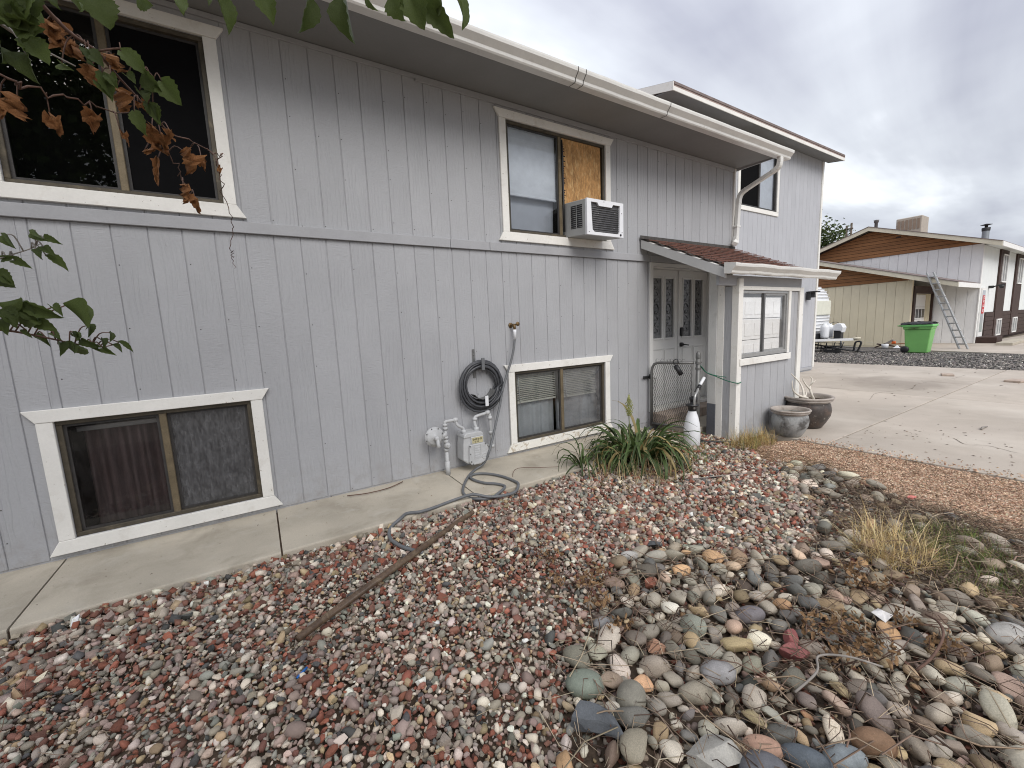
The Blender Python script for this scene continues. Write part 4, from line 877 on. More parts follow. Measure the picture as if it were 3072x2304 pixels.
o = MB().lathe([(0, 2.245), (.045, 2.245), (.10, 2.262), (.115, 2.285), (.115, 2.31), (0, 2.312)], 20, (5.40, -.50, 0)).build('porch_light', 'black_iron'); tag(o, 'small black dome light under the porch canopy', 'lamp'); o.location.z = .03
MB().box(6.58, 6.62, -.26, -.001, .02, 2.36, .003).build('porch_side_board', 'jamb', porch)

# ------------------------------------------------------------------ things on and by the wall
ac = thing('air_conditioner', 'white window air conditioner sticking out below the strand board', 'air conditioner')
def tilt(y, z): return z+.10*y          # the unit leans outwards a little
ax0, ax1, ay0, ay1, az0, az1 = 3.40, 3.995, -.385, .10, 2.595, 2.998
mb = MB()
mb.prism([(ay1, tilt(ay1, az0)), (ay0+.03, tilt(ay0, az0)), (ay0+.03, tilt(ay0, az1)), (ay1, tilt(ay1, az1))], ax0+.004, ax1-.004, 'yz'); bv(mb.build('casing', 'acside', ac), .006)
zb, zt = tilt(ay0, az0), tilt(ay0, az1); yf = ay0
outer = [(ax0, zb), (ax1, zb), (ax1, zt), (ax0, zt)]
inner = [(ax0+.085, zb+.06), (ax0+.115, zb+.035), (ax1-.085, zb+.035), (ax1-.07, zb+.06), (ax1-.06, zt-.035), (ax0+.42, zt-.035), (ax0+.40, zt-.07), (ax0+.19, zt-.07), (ax0+.165, zt-.035), (ax0+.065, zt-.035)]
bm = bmesh.new()
ov = [bm.verts.new((x, yf, z)) for x, z in outer]; iv = [bm.verts.new((x, yf, z)) for x, z in inner]
oe = [bm.edges.new((ov[i], ov[(i+1) % 4])) for i in range(4)]; ie = [bm.edges.new((iv[i], iv[(i+1) % len(iv)])) for i in range(len(iv))]
bmesh.ops.triangle_fill(bm, edges=oe+ie, use_beauty=True)
r = bmesh.ops.extrude_face_region(bm, geom=bm.faces[:]); vv = [g for g in r['geom'] if isinstance(g, bmesh.types.BMVert)]
bmesh.ops.translate(bm, verts=vv, vec=(0, .032, 0)); MB().bm(bm).build('rear_frame', 'plastic_white', ac)
mb = MB(); mb.box(ax0+.05, ax1-.05, yf+.022, yf+.030, zb+.02, zt-.02); co_ = mb.build('condenser', 'coil', ac)
mb = MB()
for i in range(12):
    z = zb+.05+i*.0245
    mb.tube([(ax0+.07, yf+.018, z), (ax1-.065, yf+.018, z)], .0045, 4)
mb.build('fin_rows', M('fin_edge', (.13, .13, .13), .5, .2, 20, metal=.4), ac)['kind'] = 'stuff'
for (ya, yb) in ((-.30, -.205), (-.19, -.10)):
    mb = MB(); mb.prism([(ya, tilt(ya, az0+.085)), (yb, tilt(yb, az0+.085)), (yb, tilt(yb, az1-.055)), (ya, tilt(ya, az1-.055))], ax0+.0035, ax0+.002, 'yz'); v_ = mb.build('side_vent', 'plastic_black', ac)
    mb = MB()
    for i in range(11): z = az0+.095+i*.0235; mb.tube([(ax0+.001, ya+.004, tilt(ya, z)), (ax0+.001, yb-.004, tilt(yb, z))], .0022, 4)
    mb.build('louvre', 'acside', v_)
MB().lathe([(0, -.006), (.012, -.006), (.014, 0)], 12, (ax1-.05, yf-.0005, zb+.028), 'y').build('drain_plug', 'plastic_black', ac)
MB().box(3.40, 4.04, .005, .05, 2.5905, 2.602).build('support_rail', 'bronze', ac)
mb = MB()
for x, z in ((ax0+.03, zb+.03), (ax1-.025, zb+.06), (ax1-.03, zt-.12), (ax0+.27, zt-.018)): mb.lathe([(0, -.003), (.005, -.003), (.006, 0)], 8, (x, yf-.0003, z), 'y')
mb.build('screw', 'galv', ac)
# faucet and hoses
fa = thing('faucet', 'weathered brass faucet on the grey siding above the hose coil', 'faucet')
mb = MB(); mb.lathe([(0, -.012), (.028, -.012), (.03, -.002), (.03, 0), (0, 0)], 16, (2.535, 0, 1.545), 'y'); mb.tube([(2.535, -.01, 1.545), (2.535, -.06, 1.545)], .014, 10); mb.build('flange', 'brass', fa)
mb = MB(); mb.tube([(2.535, -.055, 1.548), (2.535, -.085, 1.535), (2.535, -.088, 1.49)], [.018, .018, .015], 10); mb.build('spout', 'brass', fa)
mb = MB(); mb.tube([(2.535, -.05, 1.55), (2.565, -.09, 1.555)], .009, 8); mb.lathe([(.0, -.006), (.024, -.006), (.026, .0), (.024, .006), (0, .006)], 8, (2.572, -.10, 1.557), 'y'); mb.build('handle', 'brass', fa)
gh = thing('garden_hose', 'grey garden hose running from the faucet down and across the walk', 'hose')
HP = [(2.534, -.088, 1.40), (2.501, -.097, 1.262), (2.461, -.1, 1.141), (2.414, -.105, 1.038), (2.368, -.11, .937), (2.313, -.12, .801), (2.255, -.14, .634), (2.179, -.18, .474), (2.098, -.22, .303), (2.032, -.25, .18), (1.98, -.22, .06), (1.883, -.212, .014), (1.745, -.332, .012), (1.588, -.533, .008), (1.498, -.705, .004), (1.52, -.80, -.02), (1.567, -.88, -.05), (1.671, -.913, -.055), (1.794, -.879, -.045), (1.895, -.80, .0), (1.85, -.7, .006), (1.774, -.619, .007), (1.723, -.483, .01), (1.731, -.379, .012), (1.813, -.341, .012), (1.92, -.415, .010), (2.0, -.566, .008), (2.035, -.745, .004), (2.02, -.85, -.035), (1.927, -.934, -.05), (1.782, -.965, -.035), (1.646, -.925, -.03), (1.525, -.85, -.01), (1.374, -.80, .004), (1.163, -.832, .0), (1.03, -.85, -.035), (.93, -.80, .0), (.86, -.86, -.04), (.77, -.90, -.062), (.729, -.97, -.066), (.717, -1.06, -.066), (.742, -1.166, -.066), (.788, -1.261, -.066), (.86, -1.37, -.068)]
HP = [(x, y, z+(.042*math.exp(-abs(-.86-y)/.22) if y < -.84 else 0)) for x, y, z in HP]
MB().tube(catmull(HP, 5), .0135, 10).build('hose_line', 'hose', gh)
MB().tube([(2.534, -.088, 1.495), (2.534, -.089, 1.46), (2.532, -.089, 1.385)], [.021, .019, .016], 12).build('connector', 'plastic_white', gh)
hc = thing('hose_coil', 'dark grey hose coiled on its hook left of the low window', 'hose')
cx, czc = 2.085, .905
loops = 15; P = []
for i in range(loops*22):
    t = i/22; a = 2*math.pi*t
    k_ = int(t); rr = .185+.075*((k_*7) % 15)/14+.006*math.sin(k_*3.1+a); off = (k_*5 % 15)/15
    x = cx+(rr*1.03)*math.cos(a)+.012*math.sin(k_*2.3); z = czc+(rr*1.06)*math.sin(a)-.02*((k_*7) % 15)/14+.012*math.cos(k_*1.7); y = -.035-.075*off-.01*math.sin(a*2+k_)
    P.append((x, y, z))
MB().tube(P, .0128, 7).build('coil', 'darkhose', hc)
MB().tube([(P[-1]), (cx+.22, -.125, czc-.10), (cx+.16, -.135, czc-.17), (cx+.06, -.13, czc-.235)], .0128, 7).build('loose_end', 'darkhose', hc)
hh = thing('hose_hanger', 'metal hose hanger screwed to the siding, holding the coil', 'hanger')
mb = MB(); mb.box(2.018, 2.048, -.008, -.001, .98, 1.30, .002); mb.build('strap', 'galv', hh)
mb = MB(); mb.lathe([(0, -.004), (.006, -.004), (.007, 0)], 8, (2.033, -.008, 1.275), 'y'); mb.lathe([(0, -.004), (.006, -.004), (.007, 0)], 8, (2.033, -.008, 1.235), 'y'); mb.build('screw', 'galv', hh)
pts_ = [(cx+.145*math.cos(a), -.06, czc-.015+.145*math.sin(a)) for a in np.linspace(math.radians(215), math.radians(340), 12)]
mb = MB(); vs = [(x, y, z) for (x, _, z) in pts_ for y in (-.125, -.012)]; mb.add(vs, [(2*i, 2*i+1, 2*i+3, 2*i+2) for i in range(11)]); o = mb.build('cradle', 'galv', hh); sl_ = o.modifiers.new('solid', 'SOLIDIFY'); sl_.thickness = .004
MB().box(cx-.005, cx+.035, -.145, -.135, czc-.235, czc-.12, .003).build('tag', 'plastic_white', hh)
MB().box(cx-.02, cx+.018, -.135, -.118, czc+.165, czc+.30, .003).build('band', 'hose', hh)
# gas meter
gm = thing('gas_meter', 'grey gas meter with round regulator and piping on the wall', 'gas meter')
yp = -.13
mb = MB(); mb.tube([(1.593, yp, -.01), (1.593, yp, .27)], .019, 12); mb.tube([(1.593, yp, -.01), (1.593, yp, .14)], .026, 12); mb.tube([(1.593, yp, .25), (1.593, yp, .55)], .017, 12)
for z in (.27, .36, .40, .50): mb.tube([(1.593, yp, z-.015), (1.593, yp, z+.015)], .026, 12)
mb.build('riser_pipe', 'meter', gm)
mb = MB(); mb.lathe([(0, -.04), (.018, -.04), (.03, -.03), (.034, 0), (.03, .03), (0, .035)], 14, (1.598, yp-.01, .318), 'y'); mb.box(1.585, 1.611, yp-.056, yp-.04, .30, .336, .003); mb.build('shutoff_valve', 'meter', gm)
mb = MB(); mb.lathe([(0, -.048), (.022, -.048), (.03, -.038), (.072, -.036), (.082, -.030), (.084, -.024), (.103, -.023), (.103, -.010), (.088, -.008), (.06, .02), (.03, .03), (0, .03)], 26, (1.462, yp, .435), 'y')
mb.build('regulator', 'meter', gm)
mb = MB(); mb.lathe([(0, -.09), (.018, -.09), (.026, -.08), (.026, -.05)], 12, (1.470, yp, .425), 'y'); mb.tube([(1.472, yp-.075, .42), (1.475, yp-.08, .36), (1.478, yp-.08, .335)], [.018, .018, .026], 10); mb.build('regulator_vent', 'meter', gm)
mb = MB()
for i in range(8): a = i*math.pi/4+.3; mb.lathe([(0, -.034), (.006, -.034), (.007, -.027)], 6, (1.462+.093*math.cos(a), yp, .435+.093*math.sin(a)), 'y')
mb.build('bolt', 'galv', gm)
mb = MB(); mb.tube([(1.545, yp, .43), (1.60, yp, .43)], .028, 12); mb.build('coupling', 'meter', gm)
mb = MB(); mb.tube(catmull([(1.593, yp, .52), (1.595, yp, .565), (1.63, yp, .572), (1.70, yp, .572)], 5), .017, 10)
mb.tube([(1.69, yp, .572), (1.735, yp, .572)], .026, 10); mb.tube(catmull([(1.72, yp, .575), (1.722, yp-.01, .53), (1.745, yp-.02, .50), (1.785, yp-.02, .475), (1.795, yp-.02, .43)], 5), .016, 10); mb.tube([(1.593, yp, .52), (1.593, yp, .55)], .024, 10)
mb.tube([(1.795, yp-.02, .455), (1.795, yp-.02, .415)], .027, 10); mb.build('inlet_pipe', 'meter', gm)
mb = MB(); mb.tube([(1.945, yp-.02, .46), (1.945, yp-.02, .42)], .03, 10); mb.tube(catmull([(1.945, yp-.02, .45), (1.935, yp-.01, .50), (1.942, yp, .555), (1.97, yp, .575), (2.09, yp, .592)], 5), .017, 10)
mb.tube([(2.08, yp, .591), (2.125, yp, .597)], .025, 10); mb.tube(catmull([(2.10, yp, .595), (2.125, yp, .575), (2.13, yp, .53), (2.148, yp+.02, .30), (2.158, yp+.03, .19)], 5), .018, 10)
for P_ in (((2.129, yp, .55), (2.131, yp, .515)), ((2.142, yp+.015, .38), (2.145, yp+.018, .34)), ((2.156, yp+.03, .215), (2.159, yp+.03, .175)), ((1.942, yp, .53), (1.945, yp, .56))): mb.tube(P_, .026, 10)
mb.tube([(2.158, yp+.03, .19), (2.12, -.01, .20)], .014, 8); mb.build('outlet_pipe', 'meter', gm)
# the meter's die-cast case
mb = MB(); prof = [(1.742, .135), (1.80, .085), (1.93, .085), (2.015, .135), (2.02, .235), (1.995, .31), (1.985, .40), (1.765, .40), (1.752, .30)]
mb.prism(prof, -.215, -.045); o = mb.build('meter_case', 'meter', gm); bv(o, .014, 2)
mb = MB(); pf = [(1.80, .110), (1.83, .072), (1.945, .072), (2.035, .115), (2.045, .20), (2.015, .285), (1.985, .30), (1.81, .30)]
mb.prism(pf, -.24, -.2145); bv(mb.build('front_plate', 'meter', gm), .008, 2)
mb = MB(); mb.prism([(1.755, .375), (1.995, .375), (1.985, .41), (1.955, .428), (1.79, .428), (1.765, .41)], -.225, -.04); bv(mb.build('top_cover', 'meter', gm), .010, 2)
mb = MB(); mb.box(1.838, 1.985, -.232, -.2155, .300, .378, .004); mb.build('index_box', 'meter', gm)
MB().box(1.848, 1.975, -.2345, -.2325, .308, .370).build('dial_plate', 'dial', gm)
mb = MB()
for i in range(4): x = 1.865+i*.029; mb.tube([(x+.009*math.cos(a), -.2352, .350+.009*math.sin(a)) for a in np.linspace(0, 6.28, 13)[:-1]], .0022, 4, closed=True); mb.tube([(x, -.2352, .350), (x+.006, -.2352, .355)], .0018, 4)
for i in range(2): x = 1.885+i*.032; mb.tube([(x+.007*math.cos(a), -.2352, .324+.007*math.sin(a)) for a in np.linspace(0, 6.28, 11)[:-1]], .002, 4, closed=True)
mb.build('dial', 'ink', gm)
mb = MB()
for i in range(5): mb.box(1.868, 1.935, -.2435, -.2405, .150+i*.026, .168+i*.026, .001)
for p in ((1.860, 1.864, .14, .29), (1.939, 1.943, .14, .29), (1.864, 1.939, .14, .144), (1.864, 1.939, .286, .29)): mb.box(p[0], p[1], -.2435, -.2405, p[2], p[3])
mb.build('cast_label', 'meter', gm)
mb = MB(); mb.tube([(1.985+.030*math.cos(a), -.2405, .150+.030*math.sin(a)) for a in np.linspace(0, 6.28, 21)[:-1]], .004, 6, closed=True); mb.tube([(1.97, -.2415, .145), (2.0, -.2415, .138)], .0025, 4); mb.build('test_disc', 'meter', gm)
mb = MB()
for x, z in ((1.822, .115), (1.84, .085), (1.95, .082), (2.03, .13), (2.035, .2), (1.815, .2), (1.815, .285), (2.0, .285)): mb.lathe([(0, -.007), (.007, -.007), (.008, 0)], 7, (x, -.2405, z), 'y')
mb.build('bolt', 'galv', gm)
# iron pipe lying on the gravel
ip = MB(); ip.tube([(1.43, -1.03, -.045), (1.05, -1.235, -.043), (.65, -1.455, -.042), (.30, -1.65, -.042), (.02, -1.815, -.045)], .0205, 14, cap=False); ip.tube([(1.43, -1.03, -.045), (.02, -1.815, -.045)], .017, 14, cap=True)
tag(ip.build('iron_pipe', 'rust'), 'long rusty brown pipe lying across the gravel', 'pipe')
# ------------------------------------------------------------------ gate, sprayer, cords
gt = thing('chain_link_gate', 'small chain link gate with rounded corner closing the porch entrance', 'gate')
GA, GB = Vector((4.885, -.085, 0)), Vector((5.03, -.665, 0))
def gp_(u, z, off=0): p = GA.lerp(GB, u); return (p.x-off*.97, p.y-off*.24, z)
mb = MB(); fr = [gp_(0, -.02), gp_(0, .78), gp_(.02, .855), gp_(.07, .905), gp_(.16, .925), gp_(.5, .930), gp_(1, .937)]
mb.tube(fr, .019, 10); mb.tube([gp_(0, .02), gp_(1, .02)], .017, 8); mb.build('gate_frame', 'galv', gt)
mb = MB(); nx, w_ = 11, 1.0
zz0, zz1 = .03, .92
step = 1.0/nx; hz = .052
for i in range(nx*2+1):
    for sgn in (1, -1):
        pts_ = []; u0 = i/(nx*2)
        uu, zc = u0, zz0
        P = []
        k_ = 0
        while zc < zz1-.005:
            P.append(gp_(min(max(uu, 0.03), .97), zc, .006*((k_ % 2)*2-1))); uu += sgn*step*.5*(1 if k_ % 2 == 0 else -1); zc += hz; k_ += 1
        if sgn == 1 and len(P) > 2: mb.tube(P, .0030, 4, smooth=False)
mb.build('wire_mesh', 'wire', gt)
mb = MB()
for u in (.10, .22, .38, .45, .62, .72): mb.tube([gp_(u, .925), gp_(u+.03, .985), gp_(u+.09, .975)], .0022, 4); mb.tube([gp_(u+.05, .925), gp_(u-.01, .97)], .0022, 4)
mb.tube([gp_(.09, .70), gp_(.09, .05)], .005, 5); mb.tube([gp_(.0, .70), gp_(.10, .70)], .005, 5); mb.tube([gp_(.0, .30), gp_(.10, .30)], .005, 5)
mb.build('tie_wire', 'galv', gt)
gpst = thing('gate_post', 'grey steel gate post with domed cap beside the porch wall', 'post')
mb = MB(); mb.tube([(5.06, -.715, -.14), (5.06, -.715, 1.045)], .030, 14); mb.build('post', 'galv', gpst)
mb = MB(); mb.lathe([(.034, 1.0), (.034, 1.045), (.030, 1.07), (.016, 1.09), (0, 1.094)], 16, (5.06, -.715, 0)); mb.build('post_cap', 'galv', gpst)
mb = MB()
for z in (.86, .94): mb.lathe([(.036, z-.014), (.036, z+.014)], 14, (5.06, -.715, 0)); mb.tube([(5.06, -.715, z), (5.12, -.72, z)], .009, 6)
mb.build('hinge_band', 'galv', gpst)
sp_ = thing('gate_post', 'shorter grey steel post standing behind the capped gate post', 'post')
MB().tube([(5.145, -.66, -.14), (5.145, -.66, .76)], .027, 12).build('post', 'galv', sp_)
mb = MB(); mb.lathe([(.034, .53), (.034, .56)], 12, (5.145, -.66, 0)); mb.tube([(5.03, -.69, .545), (5.20, -.65, .545)], .008, 6); mb.build('clamp', 'black_iron', sp_)
lt = thing('gate_latch', 'black iron latch on the grey wall beside the gate', 'latch')
mb = MB(); mb.box(4.79, 4.93, -.035, -.001, .69, .725, .004); mb.box(4.885, 4.905, -.075, -.035, .68, .75, .004); mb.tube([(4.78, -.03, .71), (4.76, -.05, .70)], .010, 6); mb.build('latch_body', 'black_iron', lt)
fl = thing('flashlight', 'black padlock-like lamp hanging on the gate top rail', 'lamp')
mb = MB(); A_ = Vector(gp_(.62, .90, .05)); mb.tube([A_, A_+Vector((.05, -.06, -.13))], [.032, .036], 12); mb.build('body', 'plastic_black', fl)
mb = MB(); mb.tube(catmull([A_+Vector((0, 0, .0)), A_+Vector((-.02, .02, .06)), A_+Vector((.02, -.01, .085)), A_+Vector((.03, -.03, .03))], 5), .007, 6); mb.build('strap', 'plastic_black', fl)
tag(MB().tube(catmull([(5.06, -.75, .90), (5.10, -.76, .86), (5.13, -.80, .80), (5.10, -.95, .765), (5.08, -1.1, .725), (5.13, -1.205, .695), (5.21, -1.20, .69), (5.262, -1.192, .695)], 6), .006, 6).build('green_cord', 'cord'), 'green cord tied from the gate post around the white corner post', 'cord')
tag(MB().tube(catmull([(5.09, -.74, .88), (5.13, -.78, .81), (5.12, -.92, .775), (5.145, -1.06, .76)], 6), .005, 6).build('green_cord', 'cord'), 'short green cord above the longer one, ending at the wall edge', 'cord')
spy = thing('pump_sprayer', 'white pump sprayer with grey wand standing before the gate', 'sprayer')
sx, sy = 4.63, -.93
MB().lathe([(0, -.09), (.085, -.09), (.098, -.07), (.100, .10), (.092, .20), (.070, .30), (.048, .36), (.046, .39), (0, .39)], 24, (sx, sy, 0)).build('tank', 'plastic_white', spy)
mb = MB(); mb.lathe([(.050, .37), (.052, .42), (.075, .435), (.078, .45), (.03, .462), (.02, .50), (0, .50)], 20, (sx, sy, 0)); mb.lathe([(.02, .47), (.045, .49), (.05, .53), (.03, .55), (0, .55)], 14, (sx+.02, sy, 0)); mb.build('pump_head', 'plastic_black', spy)
MB().tube(catmull([(sx-.02, sy-.04, .40), (sx-.035, sy-.05, .50), (sx-.02, sy-.05, .57), (sx+.05, sy-.03, .615), (sx+.13, sy, .66)], 5), .015, 10).build('wand', 'aluminium', spy)
MB().tube([(sx+.10, sy-.01, .645), (sx+.15, sy, .675)], .025, 10).build('grip', 'plastic_black', spy)
MB().tube([(sx+.14, sy, .67), (sx+.27, sy+.02, .765)], .020, 10).build('handle', 'plastic_white', spy)
MB().tube(catmull([(sx+.05, sy, .42), (sx+.13, sy+.05, .36), (sx+.17, sy+.07, .2), (sx+.13, sy+.03, .0), (sx+.22, sy-.02, -.06)], 6), .009, 7).build('tube', 'plastic_black', spy)
tag(MB().tube(catmull([(4.75, -.96, -.05), (4.95, -1.10, -.06), (5.15, -1.32, -.07), (5.05, -1.45, -.075), (4.8, -1.4, -.075)], 6), .011, 7).build('black_cable', 'plastic_black'), 'black cable lying on the ground below the porch corner', 'cable')
# ------------------------------------------------------------------ pots and antlers
def pot(name, label, cx, cy, z0, R, H, body, group):
    t = thing(name, label, 'pot', group, (cx, cy, z0))
    k = R/.23
    pr_ = [(0, 0), (.115*k, 0), (.135*k, .01), (.170*k, .07*H/.37), (.205*k, .15*H/.37), (.213*k, .215*H/.37), (.203*k, .275*H/.37), (.190*k, .305*H/.37), (.192*k, .315*H/.37)]
    MB().lathe(pr_, 40, wob=.006).build('body', body, t)
    rimp = [(.192*k, .312*H/.37), (.216*k, .322*H/.37), (.220*k, .333*H/.37), (.212*k, .340*H/.37), (.228*k, .350*H/.37), (.232*k, .360*H/.37), (.224*k, .371*H/.37), (.210*k, .370*H/.37), (.198*k, .355*H/.37), (.19*k, .30*H/.37), (.195*k, .22*H/.37)]
    MB().lathe(rimp, 40, wob=.006).build('rim', 'pot_rim', t)
    MB().lathe([(0, .27*H/.37), (.1*k, .275*H/.37), (.2*k, .265*H/.37)], 30).build('soil', 'soil', t)
    return t
pot('garden_pot', 'smaller grey glazed pot in front on the drive corner', 6.04, -1.44, -.1, .235, .37, 'pot_glaze', 'garden pots')
pot('garden_pot', 'larger dark brown pot behind, holding antlers', 6.72, -1.36, -.1, .315, .455, 'pot_dark', 'garden pots')
for (lab, bx, by, pts_list) in (('bleached antler lying in the large pot, the left one', 6.49, -1.43,
        [([(0.10, .02, .34), (0, 0, .365), (-.10, .04, .40), (-.18, .08, .47), (-.205, .09, .56), (-.20, .09, .62)], .017), ([(-.03, .01, .37), (.02, .05, .47), (.04, .10, .56), (-.02, .16, .66), (-.05, .18, .70)], .014), ([(-.02, .01, .37), (.05, .02, .40), (.09, .03, .49)], .013)]),
     ('bleached antler standing in the large pot, the right one', 6.74, -1.43,
        [([(0, 0, .31), (-.03, .01, .36), (-.04, .03, .43), (-.02, .05, .48), (.04, .06, .52), (.07, .06, .57), (.06, .07, .61), (.035, .08, .63)], .017), ([(-.035, .03, .44), (-.08, .06, .50), (-.13, .09, .58), (-.15, .10, .64)], .013), ([(0, .055, .50), (.0, .02, .55), (.03, .0, .58)], .011)])):
    mb = MB()
    for P, r0 in pts_list:
        C = catmull([(bx+x, by+y, z) for x, y, z in P], 6); n = len(C); mb.tube(C, [r0*(1-.72*(i/(n-1))**1.5) for i in range(n)], 9)
    tag(mb.build('antler', 'antler'), lab, 'antler', 'antlers in the large pot')
for (x, y, s, r_, lab) in ((14.29, -1.254, .30, .3, 'flat pale paver lying loose on the drive'), (13.77, -2.40, .36, -.2, 'flat pale paver at the right edge of the drive')):
    o = MB().box(-s/2, s/2, -s*.35, s*.35, 0, .045, .008).build('loose_paver', 'brick'); o.location = (x, y, -.098); o.rotation_euler.z = r_; tag(o, lab, 'paver', 'loose pavers on the drive')
o = MB().tube([(-.12, 0, .014), (0, .01, .016), (.13, -.01, .014)], [.010, .014, .008], 7).build('stick', 'greytwig'); o.location = (8.15, -2.86, -.1); tag(o, 'short broken stick lying on the driveway concrete', 'stick')
o = MB().tube([(-.03, 0, 0), (.03, .004, .004)], .006, 8).build('litter', M('blue_plastic', (.02, .12, .38), .4)); o.location = (.02, -2.05, -.065); o.rotation_euler.z = .6; tag(o, 'small bright blue plastic scrap among the gravel', 'litter')
o = MB().add([(-.05, -.03, 0), (.04, -.035, .006), (.05, .03, .002), (-.03, .035, .012), (0, 0, .03)], [(0, 1, 4), (1, 2, 4), (2, 3, 4), (3, 0, 4)]).build('litter', M('torn_white_paper', (.72, .7, .68), .8, .2, 30)); o.location = (2.60, -3.42, -.05); tag(o, 'torn white paper scrap among the cobbles', 'litter')
o = MB().box(-.04, .04, -.022, .022, 0, .006).build('litter', M('red_white_wrapper', (.55, .16, .13), .5, .3, 20)); o.location = (4.62, -3.03, -.075); tag(o, 'small red and white wrapper at the cobble edge', 'litter')
o = MB().box(-.42, .42, -.018, .018, 0, .02, .004).build('edging', 'plastic_black'); o.location = (4.36, -3.75, -.1); o.rotation_euler.z = -.85; tag(o, 'black edging strip half buried beside the pink gravel', 'edging')

# ------------------------------------------------------------------ plants
def blade_strip(L_, w, lean, curl, n=7, fold=.25, wave=0.0):
    """an arching blade: base at the origin, growing up and bending towards +x"""
    vs = []; x = z = 0; a = lean
    for i in range(n+1):
        u = i/n; ww = w*(min(1, .35+u*3)*(1-u**2.2)+.02)
        nx, nz = -math.cos(a), math.sin(a); tw = wave*math.sin(u*7)
        vs += [(x-nx*0+fold*ww*math.cos(a)*-1+tw*.3, -ww/2, z+fold*ww*math.sin(a)), (x, tw*.4, z), (x+fold*ww*math.cos(a)*-1-tw*.3, ww/2, z+fold*ww*math.sin(a))]
        a += curl/n*(1+u); x += math.sin(a)*L_/n; z += math.cos(a)*L_/n
    fs = [(i*3+j, i*3+j+1, i*3+j+4, i*3+j+3) for i in range(n) for j in (0, 1)]
    return vs, fs
rb = random.Random(5)
BL = []
for i in range(12):
    vs, fs = blade_strip(1, rb.uniform(.040, .062), rb.uniform(.02, .36), rb.uniform(1.2, 2.9), 8, .25, rb.uniform(0, .03)); me = bpy.data.meshes.new('leaf'); me.from_pydata(vs, [], fs); me.polygons.foreach_set('use_smooth', [True]*len(fs)); me.materials.append(MAT['blade']); BL.append(me)
def clump(name, label, cx, cy, cz_, n, rad, l0, l1, dry=.15, wid=1.0, up=1.0, group='leafy weeds by the walk'):
    t = thing(name, label, 'plant', group, (cx, cy, cz_))
    for i in range(n):
        o = bpy.data.objects.new('leaf', rb.choice(BL)); COL.objects.link(o); o.parent = t
        a = rb.uniform(0, 6.283); r_ = rad*math.sqrt(rb.random()); L_ = rb.uniform(l0, l1)
        o.location = (r_*math.cos(a), r_*math.sin(a), 0); o.rotation_euler = (rb.gauss(0, .15), rb.gauss(0, .15), a+rb.gauss(0, .5)); o.scale = (L_/up, L_*wid*rb.uniform(.7, 1.2), L_*up)
        g_ = rb.uniform(.5, 1.25)
        o.color = (.075*g_, .115*g_, .036*g_, 1) if rb.random() > dry else (.30*g_, .235*g_, .10*g_, 1)
    return t
big = clump('broadleaf_grass_clump', 'large dark green arching grass clump between the low window and gate', 3.62, -.93, -.10, 240, .26, .50, .92, .14, 1.0, 1.12)
clump('broadleaf_grass_clump', 'small upright green weed at the edge of the walk', 2.90, -.78, -.10, 15, .05, .42, .66, .1, 1.0, 1.35)
clump('broadleaf_grass_clump', 'second small green weed between the upright one and the large clump', 3.10, -.86, -.10, 15, .06, .36, .58, .2, .9, 1.35)
mb = MB(); base_ = Vector((-.08, .05, 0)); P = [base_, base_+Vector((.0, .0, .35)), base_+Vector((-.01, 0, .56)), base_+Vector((-.01, 0, .80))]
mb.tube(P, [.006, .005, .004, .002], 6); mb.build('stem', 'greentwig', big)
mb = MB()
for i in range(260):
    z = .56+.24*(i/260); rr = .045*math.sin(math.pi*min(1, .12+(i/260)*.95))+.006; a = i*2.4; r_ = rr*rb.uniform(.2, 1)
    x, y = base_.x-.01+r_*math.cos(a), base_.y+r_*math.sin(a); mb.add([(x-.006, y, z), (x, y+.006, z), (x+.006, y, z), (x, y-.006, z), (x, y, z+.014), (x, y, z-.006)], [(0, 1, 4), (1, 2, 4), (2, 3, 4), (3, 0, 4), (1, 0, 5), (2, 1, 5), (3, 2, 5), (0, 3, 5)])
mb.build('seed_head', M('pale_green_seed', (.27, .28, .10), .8, .25, 60), big)['kind'] = 'stuff'
def blades(name, n, cfun, l0, l1, w, pal, rng, lean=.5, parent=None, curl=1.0):
    """many thin blades in one mesh"""
    V = []; C = []; k = 4
    cs_ = palette(n, pal, rng, .2)
    for i in range(n):
        x, y, z = cfun(); L_ = rng.uniform(l0, l1); a = rng.uniform(0, 6.283); le = abs(rng.normal(0, lean)); cu = rng.uniform(.2, 1.0)*curl
        d = np.array([math.cos(a), math.sin(a)]); p = np.array([-d[1], d[0]]); px = 0; pz = 0; ang = le
        for j in range(k):
            u = j/(k-1); ww = w*(1-u*.85)*.5
            V.append((x+d[0]*px+p[0]*ww, y+d[1]*px+p[1]*ww, z+pz)); V.append((x+d[0]*px-p[0]*ww, y+d[1]*px-p[1]*ww, z+pz)); C += [cs_[i], cs_[i]]
            ang += cu/k; px += math.sin(ang)*L_/(k-1); pz += math.cos(ang)*L_/(k-1)
    F = [(b*8+2*j, b*8+2*j+1, b*8+2*j+3, b*8+2*j+2) for b in range(n) for j in range(k-1)]
    return bulk(name, V, F, 'straw', np.array(C), True, parent)
rgr = np.random.default_rng(8)
TAN = [(.54, .43, .23, 5), (.42, .32, .16, 3), (.64, .54, .34, 3)]; GRN = [(.09, .14, .035, 5), (.14, .18, .055, 3), (.30, .27, .11, 2)]; MIXG = [(.42, .31, .13, 5), (.14, .17, .05, 3), (.52, .42, .22, 3), (.28, .16, .07, 2)]
def disc(cx, cy, r, z=-.10):
    def f():
        a = rgr.uniform(0, 6.283); q_ = r*math.sqrt(rgr.random()); return cx+q_*math.cos(a), cy+q_*math.sin(a)*.8, z
    return f
